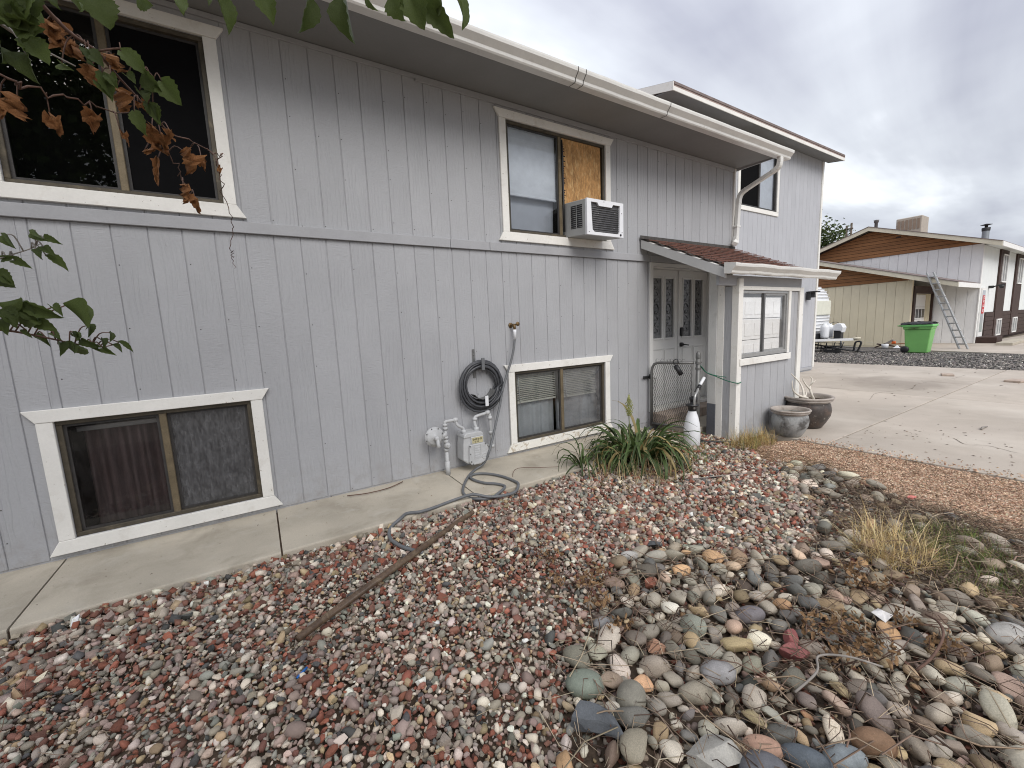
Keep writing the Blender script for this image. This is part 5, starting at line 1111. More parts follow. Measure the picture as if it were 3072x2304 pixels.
tag(blades('dry_grass_tuft', 700, disc(3.44, -3.22, .24), .10, .34, .0042, TAN, rgr, .85), 'golden dry grass tuft growing among the cobbles', 'grass')
tag(blades('dry_grass_tuft', 480, disc(5.02, -1.36, .20), .08, .30, .004, MIXG, rgr, .6), 'brown and green grass tuft at the foot of the white corner post', 'grass')
tag(blades('dry_grass_tuft', 520, disc(5.42, -1.36, .24), .06, .28, .004, MIXG, rgr, .6), 'straw coloured grass tuft beside the small pot', 'grass')
o = blades('grass', 900, disc(3.86, -3.42, .33), .04, .14, .004, GRN, rgr, .6); tag(o, kind='stuff')
o = blades('grass', 400, disc(3.55, -3.62, .30), .04, .13, .004, GRN, rgr, .6); tag(o, kind='stuff')
o = blades('grass', 330, disc(4.35, -1.15, .35), .05, .18, .004, GRN, rgr, .7); tag(o, kind='stuff')
o = blades('straw', 700, disc(3.35, -1.12, .60, -.085), .10, .34, .007, [(.42, .34, .2, 4), (.27, .2, .12, 3)], rgr, 1.4); tag(o, kind='stuff')
def sticks(name, n, pfun, l0, l1, r, pal, rng, lift=.02, mat='straw'):
    V = []; C = []; F = []; cs_ = palette(n, pal, rng, .2)
    for i in range(n):
        x, y, z = pfun(); L_ = rng.uniform(l0, l1)*rng.uniform(.5, 1); a = rng.uniform(0, 6.283); b_ = a+rng.normal(0, .45); rr = r*rng.uniform(.5, 1.3)
        P = [(x, y, z+rng.uniform(0, lift)), (x+math.cos(a)*L_*.5, y+math.sin(a)*L_*.5, z+rng.uniform(0, lift*1.6)), (x+math.cos(a)*L_*.5+math.cos(b_)*L_*.5, y+math.sin(a)*L_*.5+math.sin(b_)*L_*.5, z+rng.uniform(0, lift))]
        o_ = len(V)
        for j, q_ in enumerate(P):
            for k in range(3):
                an = k*2.094+.5; V.append((q_[0]-math.sin(a)*rr*math.cos(an), q_[1]+math.cos(a)*rr*math.cos(an), q_[2]+rr*math.sin(an)*(1 if j < 2 else .6))); C.append(cs_[i])
        F += [(o_+j*3+k, o_+j*3+(k+1) % 3, o_+j*3+3+(k+1) % 3, o_+j*3+3+k) for j in (0, 1) for k in range(3)]
    o = bulk(name, V, F, mat, np.array(C), True); tag(o, kind='stuff'); return o
SPAL = [(.26, .20, .15, 5), (.15, .105, .08, 5), (.40, .34, .26, 3), (.08, .055, .042, 4)]
def inpoly(poly, z):
    x0, x1 = min(p[0] for p in poly), max(p[0] for p in poly); y0, y1 = min(p[1] for p in poly), max(p[1] for p in poly)
    def f():
        while True:
            x, y = rgr.uniform(x0, x1), rgr.uniform(y0, y1)
            if inside(poly, np.array([x]), np.array([y]))[0] and in_reach(np.array([x]), np.array([y]), .1)[0]: return x, y, z
    return f
sticks('dry_twigs', 1700, inpoly(C_POLY, -.085), .06, .30, .0019, SPAL, rgr, .05)
sticks('dry_twigs', 120, inpoly(C_POLY, -.06), .2, .5, .0035, SPAL, rgr, .05)
sticks('dry_twigs', 420, inpoly(G_POLY, -.075), .04, .22, .0016, SPAL, rgr, .02)
sticks('dry_needles', 1500, inpoly(P_POLY, -.113), .03, .12, .0014, [(.17, .105, .065, 5), (.27, .19, .12, 3), (.10, .065, .045, 3)], rgr, .01)
sticks('dry_needles', 2600, inpoly([(3.9, -2.9), (4.6, -2.6), (4.6, -4.2), (3.2, -4.2), (3.3, -3.4)], -.10), .05, .22, .0016, SPAL, rgr, .03)
sticks('edge_debris', 420, lambda: (rgr.uniform(-1.4, .3), -.86-abs(rgr.normal(0, .05)), -.085), .04, .2, .002, [(.13, .09, .06, 5), (.24, .17, .09, 3), (.05, .04, .03, 3)], rgr, .02)
sticks('edge_debris', 380, lambda: (rgr.uniform(4.5, 5.2), rgr.uniform(-2.3, -1.2), -.10), .05, .22, .0018, [(.16, .10, .06, 5), (.28, .2, .11, 3)], rgr, .02)
tag(MB().tube([(3.55, -1.65, -.07), (3.9, -1.8, -.066), (4.25, -1.98, -.07)], .006, 6).build('stick', 'greytwig'), 'long straight grey stick lying on the far gravel', 'stick')
tag(MB().tube(catmull([(1.96, -.86, -.06), (2.2, -.5, .014), (2.45, -.62, .016), (2.62, -.72, .014)], 5), .003, 5).build('stem', 'twig'), 'thin dry stem lying on the walk beyond the hose', 'stick')
tag(MB().tube(catmull([(.58, -.10, .013), (.75, -.16, .014), (.95, -.15, .012), (1.12, -.07, .012)], 5), .005, 6).build('dead_root', 'twig'), 'thin dark root lying on the walk by the wall', 'root')
tag(MB().tube(catmull([(2.16, -3.55, -.02), (2.05, -3.46, .02), (1.98, -3.38, .0), (1.86, -3.42, .015), (1.72, -3.40, -.02)], 5), .005, 6).build('branch', 'greytwig'), 'bent pale stem arching over the near cobbles', 'stick')
tag(MB().tube(catmull([(2.75, -3.55, -.03), (2.62, -3.62, .03), (2.50, -3.66, .04), (2.36, -3.66, .01), (2.28, -3.63, -.04)], 5), .0055, 6).build('branch', 'twig'), 'reddish bent stem arching over the right cobbles', 'stick')
# dark leaf specks and bits on concrete
def flakes(name, n, pfun, s0, s1, pal, rng):
    V = []; C = []; F = []; cs_ = palette(n, pal, rng, .25)
    for i in range(n):
        x, y, z = pfun(); s_ = rng.uniform(s0, s1); a = rng.uniform(0, 6.28); c_, s__ = math.cos(a)*s_, math.sin(a)*s_; o_ = len(V)
        V += [(x-c_, y-s__, z), (x+s__*.4, y-c_*.4, z+s_*.15), (x+c_, y+s__, z), (x-s__*.4, y+c_*.4, z+s_*.25)]; C += [cs_[i]]*4; F.append((o_, o_+1, o_+2, o_+3))
    o = bulk(name, V, F, 'straw', np.array(C), False); tag(o, kind='stuff'); return o
flakes('fallen_leaves', 150, lambda: (rgr.uniform(5.95, 8.2), rgr.uniform(-4.2, -1.9), -.0965), .006, .022, [(.07, .05, .04, 5), (.16, .10, .06, 2), (.2, .19, .18, 1)], rgr)
flakes('fallen_leaves', 130, lambda: (rgr.uniform(8, 16.2), rgr.uniform(-6, 1.2), -.0965), .010, .032, [(.10, .08, .07, 5), (.2, .15, .1, 2)], rgr)
flakes('fallen_leaves', 70, lambda: (rgr.uniform(-1.3, 4.5), rgr.uniform(-.8, -.03), .006), .004, .012, [(.10, .08, .06, 5), (.2, .13, .08, 2)], rgr)
# withered brown weeds lying on the stones
def crumple(n_, rng, size, cx, cy, cz_, spread):
    V = []; F = []
    for i in range(n_):
        a = rng.uniform(0, 6.28); r_ = spread*math.sqrt(rng.random()); c0 = np.array([cx+r_*math.cos(a), cy+r_*math.sin(a)*.8, cz_+rng.uniform(0, .05)]); s_ = size*rng.uniform(.5, 1.3); o_ = len(V)
        Q = np.linalg.qr(rng.normal(size=(3, 3)))[0]
        for u in range(4):
            for v in range(3): V.append(c0+Q @ np.array([(u-1.5)*s_*.5, (v-1)*s_*.35*(1-.25*abs(u-1.5)), rng.normal(0, s_*.22)]))
        F += [(o_+u*3+v, o_+u*3+v+1, o_+u*3+v+4, o_+u*3+v+3) for u in range(3) for v in range(2)]
    return V, F
for (lab, spots) in (('withered brown weed on the gravel left of the oval green cobble', [(1.55, -1.97, .10, 26), (1.42, -2.22, .07, 18)]), ('larger withered brown weed at the gravel and cobble border', [(1.62, -2.32, .13, 60), (1.48, -2.50, .09, 34)]),
                     ('withered weed beside the orange and cream cobble', [(1.43, -2.72, .07, 26)]), ('tall withered weed standing among the right cobbles', [(2.92, -3.18, .06, 26), (2.80, -3.25, .07, 30), (2.88, -3.33, .06, 22)]),
                     ('withered brown weed next to the broken pink granite', [(2.22, -3.28, .08, 34), (2.10, -3.42, .09, 34)]), ('wide withered weed spreading over the middle cobbles', [(2.36, -3.36, .11, 60), (2.25, -3.50, .10, 46)]), ('withered weed at the right edge of the cobbles', [(2.56, -3.66, .08, 34), (2.62, -3.5, .07, 20)])):
    V = []; F = []
    for (x, y, s_, n_) in spots:
        v, f = crumple(n_, rgr, .022, x, y, -.05, s_); F += [tuple(i+len(V) for i in q_) for q_ in f]; V += v
    t = thing('withered_weed', lab, 'plant', 'withered weeds on the stones', (0, 0, 0))
    bulk('curled_leaves', V, F, 'deadweed', None, True, t)['kind'] = 'stuff'
    mb = MB()
    for (x, y, s_, n_) in spots:
        for k in range(5): a = rb.uniform(0, 6.28); mb.tube([(x, y, -.08), (x+s_*math.cos(a), y+s_*math.sin(a), rb.uniform(-.05, .03)), (x+1.8*s_*math.cos(a+.3), y+1.8*s_*math.sin(a+.3), rb.uniform(-.06, .06))], .0022, 4)
    mb.build('stems', 'twig', t)
# ------------------------------------------------------------------ the mulberry tree whose branches hang into view
def leaf_shape(rng, dead=False):
    rows, cols = 12, 5; vs = []; k1, k2, k3 = rng.uniform(.35, .95), rng.uniform(-.5, .5), rng.uniform(.05, .3); ph = rng.uniform(0, 6)
    for i in range(rows):
        u = i/(rows-1); hw = .5*(u+.004)**.5*(1-u)**.85/.40+.003
        for j in range(cols):
            v = (j-2)/2; ser = (1+.09*(-1)**i) if abs(v) == 1 else 1
            x = u-(.06*abs(v) if i == 0 else 0); y = v*hw*ser; z = k1*abs(v)*hw*1.2-k3*u*u+.05*math.sin(u*8+ph)*v+k2*.2*v*u
            if dead:
                z += .34*math.sin(8*u+ph+5*v)+rng.normal(0, .10); y = y*(.85+.35*math.sin(5*u+ph))+rng.normal(0, .06); x += rng.normal(0, .03)
            vs.append((x, y, z))
    return vs, [(i*cols+j, i*cols+j+1, (i+1)*cols+j+1, (i+1)*cols+j) for i in range(rows-1) for j in range(cols-1)]
rl = np.random.default_rng(17)
def leafmesh(dead):
    vs, fs = leaf_shape(rl, dead); me = bpy.data.meshes.new('leaf'); me.from_pydata(vs, [], fs); me.polygons.foreach_set('use_smooth', [True]*len(fs)); me.materials.append(MAT['deadleaf' if dead else 'leafo']); return me
LG = [leafmesh(False) for _ in range(10)]; LD = [leafmesh(True) for _ in range(12)]
tree = thing('mulberry_tree', 'green leafy tree whose branches with green and withered leaves hang over the wall', 'tree')
BR = {'main': [(-.256,-3.021,2.109),(-.255,-3.005,2.104),(-.244,-2.984,2.094),(-.228,-2.962,2.082),(-.209,-2.943,2.077),(-.198,-2.927,2.074),(-.183,-2.903,2.056),(-.162,-2.879,2.035),(-.146,-2.857,2.018),(-.133,-2.836,1.998)], 'tail': [(-.133,-2.836,1.998),(-.107,-2.815,1.992),(-.076,-2.793,1.983),(-.032,-2.773,1.975),(-.023,-2.758,1.980),(-.034,-2.733,1.953),(-.030,-2.706,1.916),(-.024,-2.674,1.858),(-.019,-2.651,1.822),(-.028,-2.626,1.776),(-.026,-2.607,1.753),(-.031,-2.606,1.745),(-.030,-2.602,1.719)], 'side': [(-.142,-2.816,1.972),(-.123,-2.799,1.944),(-.112,-2.782,1.910),(-.096,-2.767,1.882),(-.090,-2.756,1.864)], 'side2': [(-.196,-2.934,2.075),(-.167,-2.939,2.085),(-.146,-2.942,2.085),(-.133,-2.937,2.066),(-.117,-2.933,2.049)], 'vine': [(-.346,-2.933,1.997),(-.324,-2.913,1.996),(-.290,-2.891,1.998),(-.244,-2.869,2.001),(-.211,-2.851,2.003),(-.171,-2.834,2.008)], 'grey': [(-.287,-3.093,2.010),(-.268,-3.066,2.005),(-.245,-3.040,2.003),(-.217,-3.014,2.001)], 'low': [(-.383,-2.961,1.667),(-.366,-2.939,1.681),(-.343,-2.917,1.699),(-.333,-2.899,1.713)], 'long': [(-.385,-3.003,1.546),(-.368,-2.971,1.541),(-.341,-2.936,1.529),(-.319,-2.904,1.518),(-.290,-2.870,1.507),(-.272,-2.841,1.509),(-.264,-2.813,1.515)], 'top': [(-.263,-3.148,2.018),(-.189,-3.157,2.039),(-.095,-3.173,2.065),(.008,-3.194,2.084),(.145,-3.237,2.107),(.221,-3.260,2.116),(.322,-3.301,2.125),(.387,-3.334,2.129)]}
LV = [((-.256,-3.145,2.015),(-.252,-3.150,1.983),0.054,'g'),
((-.234,-3.145,2.026),(-.233,-3.147,1.987),0.058,'g'),
((-.253,-3.138,2.004),(-.237,-3.143,1.977),0.050,'g'),
((-.253,-3.129,1.987),(-.221,-3.144,1.985),0.037,'g'),
((-.262,-3.140,2.004),(-.247,-3.146,1.977),0.054,'g'),
((-.226,-3.144,2.027),(-.226,-3.152,1.998),0.046,'g'),
((-.238,-3.136,2.006),(-.247,-3.140,1.965),0.046,'g'),
((-.250,-3.115,1.957),(-.245,-3.118,1.918),0.052,'g'),
((-.247,-3.122,1.975),(-.225,-3.126,1.947),0.046,'g'),
((-.275,-3.121,1.957),(-.269,-3.131,1.933),0.041,'g'),
((-.188,-3.143,2.041),(-.171,-3.153,2.022),0.041,'g'),
((-.101,-3.146,2.069),(-.086,-3.158,2.051),0.037,'g'),
((-.054,-3.150,2.081),(-.039,-3.160,2.061),0.037,'g'),
((-.201,-3.143,2.037),(-.199,-3.156,2.018),0.025,'g'),
((-.147,-3.186,2.026),(-.137,-3.186,1.989),0.057,'g'),
((.007,-3.200,2.070),(.023,-3.196,2.025),0.038,'g'),
((.069,-3.212,2.084),(.085,-3.214,2.048),0.046,'g'),
((.142,-3.230,2.098),(.132,-3.218,2.045),0.042,'g'),
((-.008,-3.198,2.066),(-.003,-3.211,2.050),0.016,'g'),
((.198,-3.273,2.090),(.208,-3.258,2.027),0.052,'g'),
((.230,-3.284,2.094),(.240,-3.295,2.069),0.017,'g'),
((.271,-3.302,2.099),(.284,-3.306,2.064),0.058,'g'),
((.301,-3.314,2.102),(.323,-3.314,2.054),0.062,'g'),
((.323,-3.315,2.091),(.370,-3.334,2.052),0.048,'g'),
((.373,-3.347,2.103),(.394,-3.355,2.063),0.038,'g'),
((.337,-3.325,2.097),(.345,-3.336,2.071),0.031,'g'),
((-.161,-2.951,2.076),(-.127,-2.953,2.044),0.043,'g'),
((-.196,-2.937,2.035),(-.188,-2.939,1.993),0.043,'g'),
((-.206,-2.952,2.062),(-.206,-2.961,2.034),0.039,'g'),
((-.131,-2.935,2.051),(-.108,-2.940,2.019),0.051,'g'),
((-.106,-2.930,2.046),(-.078,-2.932,2.006),0.055,'g'),
((-.160,-2.910,1.985),(-.148,-2.914,1.944),0.041,'g'),
((-.146,-2.923,2.021),(-.136,-2.934,1.998),0.034,'g'),
((-.135,-2.914,2.004),(-.123,-2.920,1.967),0.036,'g'),
((-.184,-2.935,2.034),(-.175,-2.944,2.009),0.034,'g'),
((-.205,-2.930,2.017),(-.188,-2.937,1.988),0.043,'g'),
((-.250,-2.946,2.031),(-.236,-2.959,2.018),0.024,'g'),
((-.211,-2.952,2.061),(-.190,-2.960,2.038),0.043,'g'),
((-.160,-2.934,2.041),(-.146,-2.947,2.024),0.024,'g'),
((-.129,-2.911,1.998),(-.122,-2.919,1.966),0.029,'g'),
((-.363,-2.941,1.718),(-.353,-2.954,1.691),0.019,'g'),
((-.329,-2.933,1.730),(-.318,-2.947,1.708),0.022,'g'),
((-.320,-2.928,1.717),(-.299,-2.942,1.710),0.021,'g'),
((-.334,-2.928,1.696),(-.325,-2.944,1.681),0.021,'g'),
((-.324,-2.926,1.701),(-.308,-2.940,1.684),0.024,'g'),
((-.377,-2.938,1.673),(-.356,-2.953,1.677),0.018,'g'),
((-.363,-2.933,1.673),(-.342,-2.946,1.660),0.024,'g'),
((-.323,-2.923,1.685),(-.294,-2.933,1.659),0.027,'g'),
((-.385,-2.937,1.649),(-.364,-2.949,1.626),0.037,'g'),
((-.385,-2.936,1.638),(-.367,-2.950,1.623),0.028,'g'),
((-.370,-3.001,1.591),(-.337,-3.011,1.594),0.026,'g'),
((-.342,-2.992,1.592),(-.297,-2.997,1.562),0.039,'g'),
((-.358,-2.996,1.586),(-.328,-3.006,1.562),0.043,'g'),
((-.373,-3.001,1.573),(-.350,-3.013,1.550),0.043,'g'),
((-.297,-2.978,1.587),(-.261,-2.988,1.550),0.043,'g'),
((-.354,-2.994,1.573),(-.324,-3.005,1.548),0.039,'g'),
((-.333,-2.987,1.559),(-.309,-3.000,1.540),0.035,'g'),
((-.375,-3.000,1.557),(-.362,-3.016,1.537),0.030,'g'),
((-.348,-2.991,1.543),(-.339,-3.009,1.530),0.014,'g'),
((-.311,-2.982,1.584),(-.297,-2.998,1.569),0.022,'g'),
((-.339,-2.915,1.538),(-.324,-2.931,1.530),0.021,'g'),
((-.360,-2.921,1.530),(-.338,-2.935,1.515),0.017,'g'),
((-.311,-2.907,1.538),(-.296,-2.924,1.527),0.019,'g'),
((-.288,-2.902,1.552),(-.284,-2.921,1.529),0.017,'g'),
((-.333,-2.913,1.516),(-.325,-2.931,1.495),0.024,'g'),
((-.327,-2.911,1.516),(-.307,-2.926,1.497),0.017,'g'),
((-.322,-2.910,1.520),(-.288,-2.921,1.496),0.024,'g'),
((-.300,-2.904,1.524),(-.274,-2.918,1.506),0.025,'g'),
((-.273,-2.897,1.522),(-.267,-2.916,1.505),0.017,'g'),
((-.259,-2.895,1.536),(-.254,-2.914,1.518),0.017,'g'),
((-.272,-2.897,1.503),(-.254,-2.914,1.489),0.022,'g'),
((-.258,-2.894,1.510),(-.241,-2.911,1.496),0.017,'g'),
((-.248,-2.892,1.515),(-.224,-2.908,1.496),0.017,'g'),
((-.286,-2.901,1.513),(-.275,-2.918,1.500),0.018,'g'),
((-.312,-2.907,1.531),(-.298,-2.924,1.521),0.014,'g'),
((-.256,-2.938,2.105),(-.248,-2.936,2.059),0.055,'d'),
((-.246,-2.928,2.090),(-.237,-2.929,2.050),0.047,'d'),
((-.233,-2.924,2.088),(-.222,-2.926,2.049),0.042,'d'),
((-.261,-2.939,2.105),(-.259,-2.944,2.070),0.035,'d'),
((-.218,-2.906,2.056),(-.209,-2.906,2.011),0.055,'d'),
((-.180,-2.912,2.083),(-.168,-2.916,2.048),0.045,'d'),
((-.187,-2.889,2.031),(-.174,-2.890,1.984),0.045,'d'),
((-.329,-2.898,1.977),(-.333,-2.903,1.930),0.050,'d'),
((-.293,-2.882,1.960),(-.281,-2.885,1.916),0.047,'d'),
((-.231,-2.876,1.980),(-.235,-2.883,1.939),0.050,'d'),
((-.195,-2.862,1.959),(-.180,-2.869,1.927),0.017,'d'),
((-.141,-2.862,1.979),(-.136,-2.862,1.923),0.065,'d'),
((-.128,-2.856,1.968),(-.120,-2.860,1.922),0.060,'d'),
((-.162,-2.847,1.932),(-.136,-2.866,1.934),0.020,'d'),
((-.092,-2.845,1.945),(-.080,-2.846,1.889),0.055,'d'),
((-.060,-2.837,1.930),(-.058,-2.851,1.908),0.027,'d'),
((-.104,-2.823,1.875),(-.103,-2.830,1.826),0.042,'d'),
((-.085,-2.815,1.851),(-.080,-2.824,1.807),0.035,'d'),
((-.111,-2.859,1.979),(-.108,-2.871,1.955),0.027,'d'),
((-.157,-2.878,2.015),(-.140,-2.890,1.996),0.030,'d'),
((-.028,-2.835,1.925),(-.028,-2.848,1.900),0.015,'d'),
((-.142,-2.841,1.920),(-.151,-2.843,1.854),0.020,'d'),
((-.354,-2.897,1.956),(-.353,-2.907,1.925),0.020,'d')]
HUB = Vector((-1.75, -4.7, 3.1))
mb = MB()
mb.tube(catmull([(-3.3, -7.8, -.2), (-3.25, -7.7, .6), (-3.15, -7.6, 1.6), (-3.0, -7.5, 2.5)], 5), [.26, .2, .18, .17, .165, .16, .155, .15, .15, .15, .145, .14, .14, .135, .13, .13], 12)
for P in ([(-3.0, -7.5, 2.4), (-2.6, -6.4, 3.0), (-2.1, -5.4, 3.2), tuple(HUB)], [(-3.0, -7.5, 2.4), (-3.2, -8.2, 4.0), (-3.0, -8.6, 5.5), (-2.8, -8.8, 7.0)], [(-3.0, -7.5, 2.4), (-4.0, -7.2, 4.0), (-4.8, -6.6, 5.2)], [(-3.0, -7.5, 2.4), (-2.2, -8.0, 4.2), (-1.2, -8.2, 5.6)]):
    C = catmull(P, 5); mb.tube(C, [.10*(1-.7*i/(len(C)-1)) for i in range(len(C))], 9)
mb.build('trunk', 'bark', tree)
names_ = {'main': ('twig', .0032), 'tail': ('twig', .0013), 'side': ('twig', .0013), 'side2': ('greytwig', .0018), 'vine': ('twig', .0020), 'grey': ('greytwig', .0026), 'low': ('greytwig', .0013), 'long': ('twig', .0018), 'top': ('greytwig', .004)}
lead = {'main': [HUB, (-1.35, -3.9, 2.75)], 'grey': [HUB, (-1.5, -3.9, 2.5)], 'vine': [HUB, (-1.5, -3.8, 2.4)], 'low': [HUB, (-1.6, -3.9, 2.2)], 'long': [HUB, (-1.7, -3.9, 1.9)], 'top': [HUB, (-1.2, -4.0, 2.8)]}
groups = {'main': ('main', 'tail', 'side', 'side2'), 'vine': ('vine',), 'grey': ('grey',), 'low': ('low',), 'long': ('long',), 'top': ('top',)}
labs = {'main': 'reddish branch with green and withered brown leaves before the upper window', 'vine': 'thin reddish branch with a few hanging withered leaves', 'grey': 'grey branch with broad dark green leaves in the upper corner', 'low': 'short twig with small green leaves', 'long': 'low twig with a row of small green leaves before the siding', 'top': 'branch with large green leaves hanging from above'}
own = {}
curve = {k: catmull(v, 5) for k, v in BR.items()}
for (b, t, w, kd) in LV:
    mid = Vector(b); best = min(((min((mid-q_).length for q_ in curve[k]), k) for k in curve)); own.setdefault(best[1], []).append((Vector(b), Vector(t), w, kd))
for gname, subs in groups.items():
    br = empty('branch', (0, 0, 0), tree, labs[gname]); mb = MB(); mk = 'twig'
    for k in subs:
        mk_, r0 = names_[k]; P = [tuple(q_) for q_ in BR[k]]
        if k in lead: C0 = catmull([tuple(q_) for q_ in lead[k]]+[P[0]], 6); mb.tube(C0, [.012-(.012-r0*1.2)*(i/(len(C0)-1)) for i in range(len(C0))], 7)
        C = catmull(P, 5)
        if k in ('tail', 'vine', 'side'): C = [q_+Vector((rl.normal(0, .0035), rl.normal(0, .0035), rl.normal(0, .0035))) for q_ in C]
        n = len(C); mb.tube(C, [r0*(1.2-.7*i/(n-1)) for i in range(n)], 6)
        if k == subs[0]: mk = mk_
        for (b, t, w, kd) in own.get(k, []):
            q_ = min(curve[k], key=lambda p: (p-b).length)
            if .008 < (q_-b).length < .30: mb.tube(catmull([q_, (q_+b)/2+Vector((0, 0, .012)), b+(t-b)*.02], 3), .0012, 4)
            me = LG[rl.integers(len(LG))] if kd == 'g' else LD[rl.integers(len(LD))]
            o = bpy.data.objects.new('leaf', me); COL.objects.link(o); o.parent = br
            ax = (t-b); L_ = ax.length; ax.normalize(); nrm = (CAMP-b).normalized()+Vector((rl.normal(0, .6), rl.normal(0, .6), rl.normal(0, .6)+.25)); nrm = (nrm-ax*nrm.dot(ax)).normalized(); sd_ = nrm.cross(ax)
            mt = Matrix((ax*L_*(1 if kd == 'g' else .84), sd_*(w*((.74 if k in ('top', 'side2') else .62) if kd == 'g' else .52)), nrm*(L_ if kd == 'g' else (L_+w)*.36))).transposed().to_4x4(); mt.translation = b; o.matrix_world = mt
            g_ = rl.uniform(.75, 1.35); o.color = (.085*g_, .115*g_, .030*g_, 1)
    mb.build('stem', mk, br)
def leaf_cloud(name, n, centre, radii, size, mat, pal, rng, parent, clumps=40, hollow=.3):
    cc = rng.normal(size=(clumps, 3)); cc /= np.linalg.norm(cc, axis=1)[:, None]; cc *= rng.uniform(hollow, 1, (clumps, 1)); cc = cc*np.array(radii)+np.array(centre)
    i = rng.integers(0, clumps, n); pos = cc[i]+rng.normal(0, 1, (n, 3))*np.array(radii)*.17; R = rot_mats(n, rng, 1.0); s_ = size*rng.uniform(.6, 1.3, n)
    base = np.array([(-.5, 0, 0), (0, -.33, .05), (.5, 0, -.08), (0, .33, .05), (.25, -.2, 0), (.25, .2, 0)]); base = np.array([(-.5, 0, 0), (-.1, -.34, .06), (.5, 0, -.1), (-.1, .34, .06)])
    V = np.einsum('nij,kj->nki', R, base)*s_[:, None, None]+pos[:, None, :]; F = np.arange(4)[None]+np.arange(n)[:, None]*4
    o = bulk(name, V.reshape(-1, 3), F, mat, np.repeat(palette(n, pal, rng, .25), 4, 0), True, parent); o['kind'] = 'stuff'; return o
TG = [(.06, .105, .026, 5), (.085, .14, .035, 4), (.045, .08, .022, 3)]
leaf_cloud('crown', 15000, (-3.0, -8.0, 5.6), (3.2, 2.8, 2.4), .15, 'leafg', TG, rl, tree, 60)

# ------------------------------------------------------------------ the neighbour's place
FT = thing('tree', 'round leafy tree beyond the neighbouring roof', 'tree')
mb = MB(); mb.tube([(47, 15.0, -.2), (47.1, 15.0, 3), (47, 15.1, 6.5)], [.3, .22, .1], 9); mb.build('trunk', 'bark', FT)
leaf_cloud('crown', 5200, (47, 15.0, 7.2), (2.6, 2.6, 2.9), .30, 'leafg', [(.07, .105, .035, 5), (.10, .135, .045, 3), (.05, .075, .025, 3)], rl, FT, 46, .35)
up = thing('utility_pole', 'thin double utility pole far behind the neighbouring roof', 'pole')
MB().tube([(60, 17.2, -.2), (60, 17.2, 11.7)], .11, 8).build('pole', 'bark', up); MB().tube([(60, 16.75, -.2), (60, 16.75, 11.9)], .10, 8).build('pole', 'bark', up)
mb = MB(); mb.box(59.9, 60.1, 16.6, 17.35, 11.2, 11.35); mb.box(59.9, 60.1, 16.6, 17.35, 10.4, 10.5); mb.build('crossarm', 'bark', up)
NW = siding_mat('white_siding_paint', (.80, .80, .795), .6, stain=[((.42, .36, .33), 2.5, .62, .8, .35)]); MAT['nwhite'] = NW
MAT['ntan'] = siding_mat('tan_siding_paint', (.76, .68, .50), .5)
MAT['brownplank'] = M('brown_plank', (.29, .135, .055), .7, .18, 2, .15, 30, .3, 30, .004, (1, .3, 3))
MAT['darkbrown'] = M('dark_brown_wood', (.055, .032, .026), .7, .2, 6, .15, 60)
MAT['cream'] = M('cream_fascia', (.62, .57, .45), .6, .08, 3, .05, 30)
MAT['stucco'] = M('white_stucco', (.72, .74, .73), .85, .05, 2, .05, 90, .3, 80, .005)
nh = thing('neighbor_house', 'white two storey house with brown plank gable and tan garage', 'house')
mainw = empty('gable_wall', (0, 0, 0), nh); gar = empty('garage', (0, 0, 0), nh); front = empty('front_wall', (0, 0, 0), nh)
XM, XG = 28.0, 25.0
Tx = lambda u, d, z: (XM-d, u, z); Tg = lambda u, d, z: (XG-d, u, z)
boards(mainw, Tx, [.72+i*.36 for i in range(25)], -.09, 4.352, [], 'nwhite', .014)
MB().box(XM+.017, XM+.15, .735, 9.4, -.2, 4.4).build('wall_core', 'nwhite', mainw)
MB().box(XM-.02, XM+.15, .70, .733, -.09, 4.30).build('corner_board', 'white', mainw)
rg_y, rg_z, sl = 4.72, 5.80, .345
for i in range(9):     # brown gable planks, each trimmed to the slope
    za, zb = 4.36+i*.165, 4.36+i*.165+.146
    ya = rg_y-(rg_z-.10-za)/sl; yb = rg_y+(rg_z-.10-za)/sl; yc = rg_y-(rg_z-.10-zb)/sl; yd = rg_y+(rg_z-.10-zb)/sl
    if yb-ya < .2: break
    if yd < yc: yc = yd = rg_y
    MB().prism([(ya, za), (yb, za), (yd, zb), (yc, zb)], XM-.05, XM-.02, 'yz').build('gable_plank', 'brownplank', mainw)
MB().prism([(.3, 4.353), (9.2, 4.353), (rg_y, rg_z-.05)], XM-.015, XM+.1, 'yz').build('gable_core', 'darkbrown', mainw)
MB().box(XM-.06, XM-.051, 3.55, 3.75, 5.16, 5.24).build('gable_vent', 'darkbrown', mainw)
def gable_roof(parent, x0, x1, ry, rz, sl, yl, yr, th, mat='shingle_grey', fas='cream'):
    for (ye_) in (yl, yr):
        ze = rz-sl*abs(ry-ye_); lo, hi = (ye_, ry) if ye_ < ry else (ry, ye_); zl, zh = (ze, rz) if ye_ < ry else (rz, ze)
        MB().prism([(lo, zl), (hi, zh), (hi, zh-.03), (lo, zl-.03)], x0-.02, x1, 'yz').build('roof_slope', mat, parent)
        MB().prism([(lo, zl-.031), (hi, zh-.031), (hi, zh-.031-th), (lo, zl-.031-th)], x0, x0+.04, 'yz').build('rake_board', fas, parent)
        MB().prism([(lo, zl-.032), (hi, zh-.032), (hi, zh-.055), (lo, zl-.055)], x0+.041, x1-.01, 'yz').build('roof_soffit', fas, parent)
    zr = rz-sl*abs(ry-yl); MB().box(x0+.041, x1, yl-.02, yl+.02, zr-.031-th, zr-.031).build('eave_fascia', 'white', parent)
gable_roof(nh, 27.45, 46, rg_y, rg_z+.12, sl, .10, 9.3, .19)
MB().box(XM+.16, 46, .11, .69, 4.29, 4.31).build('eave_soffit', 'stucco', nh)
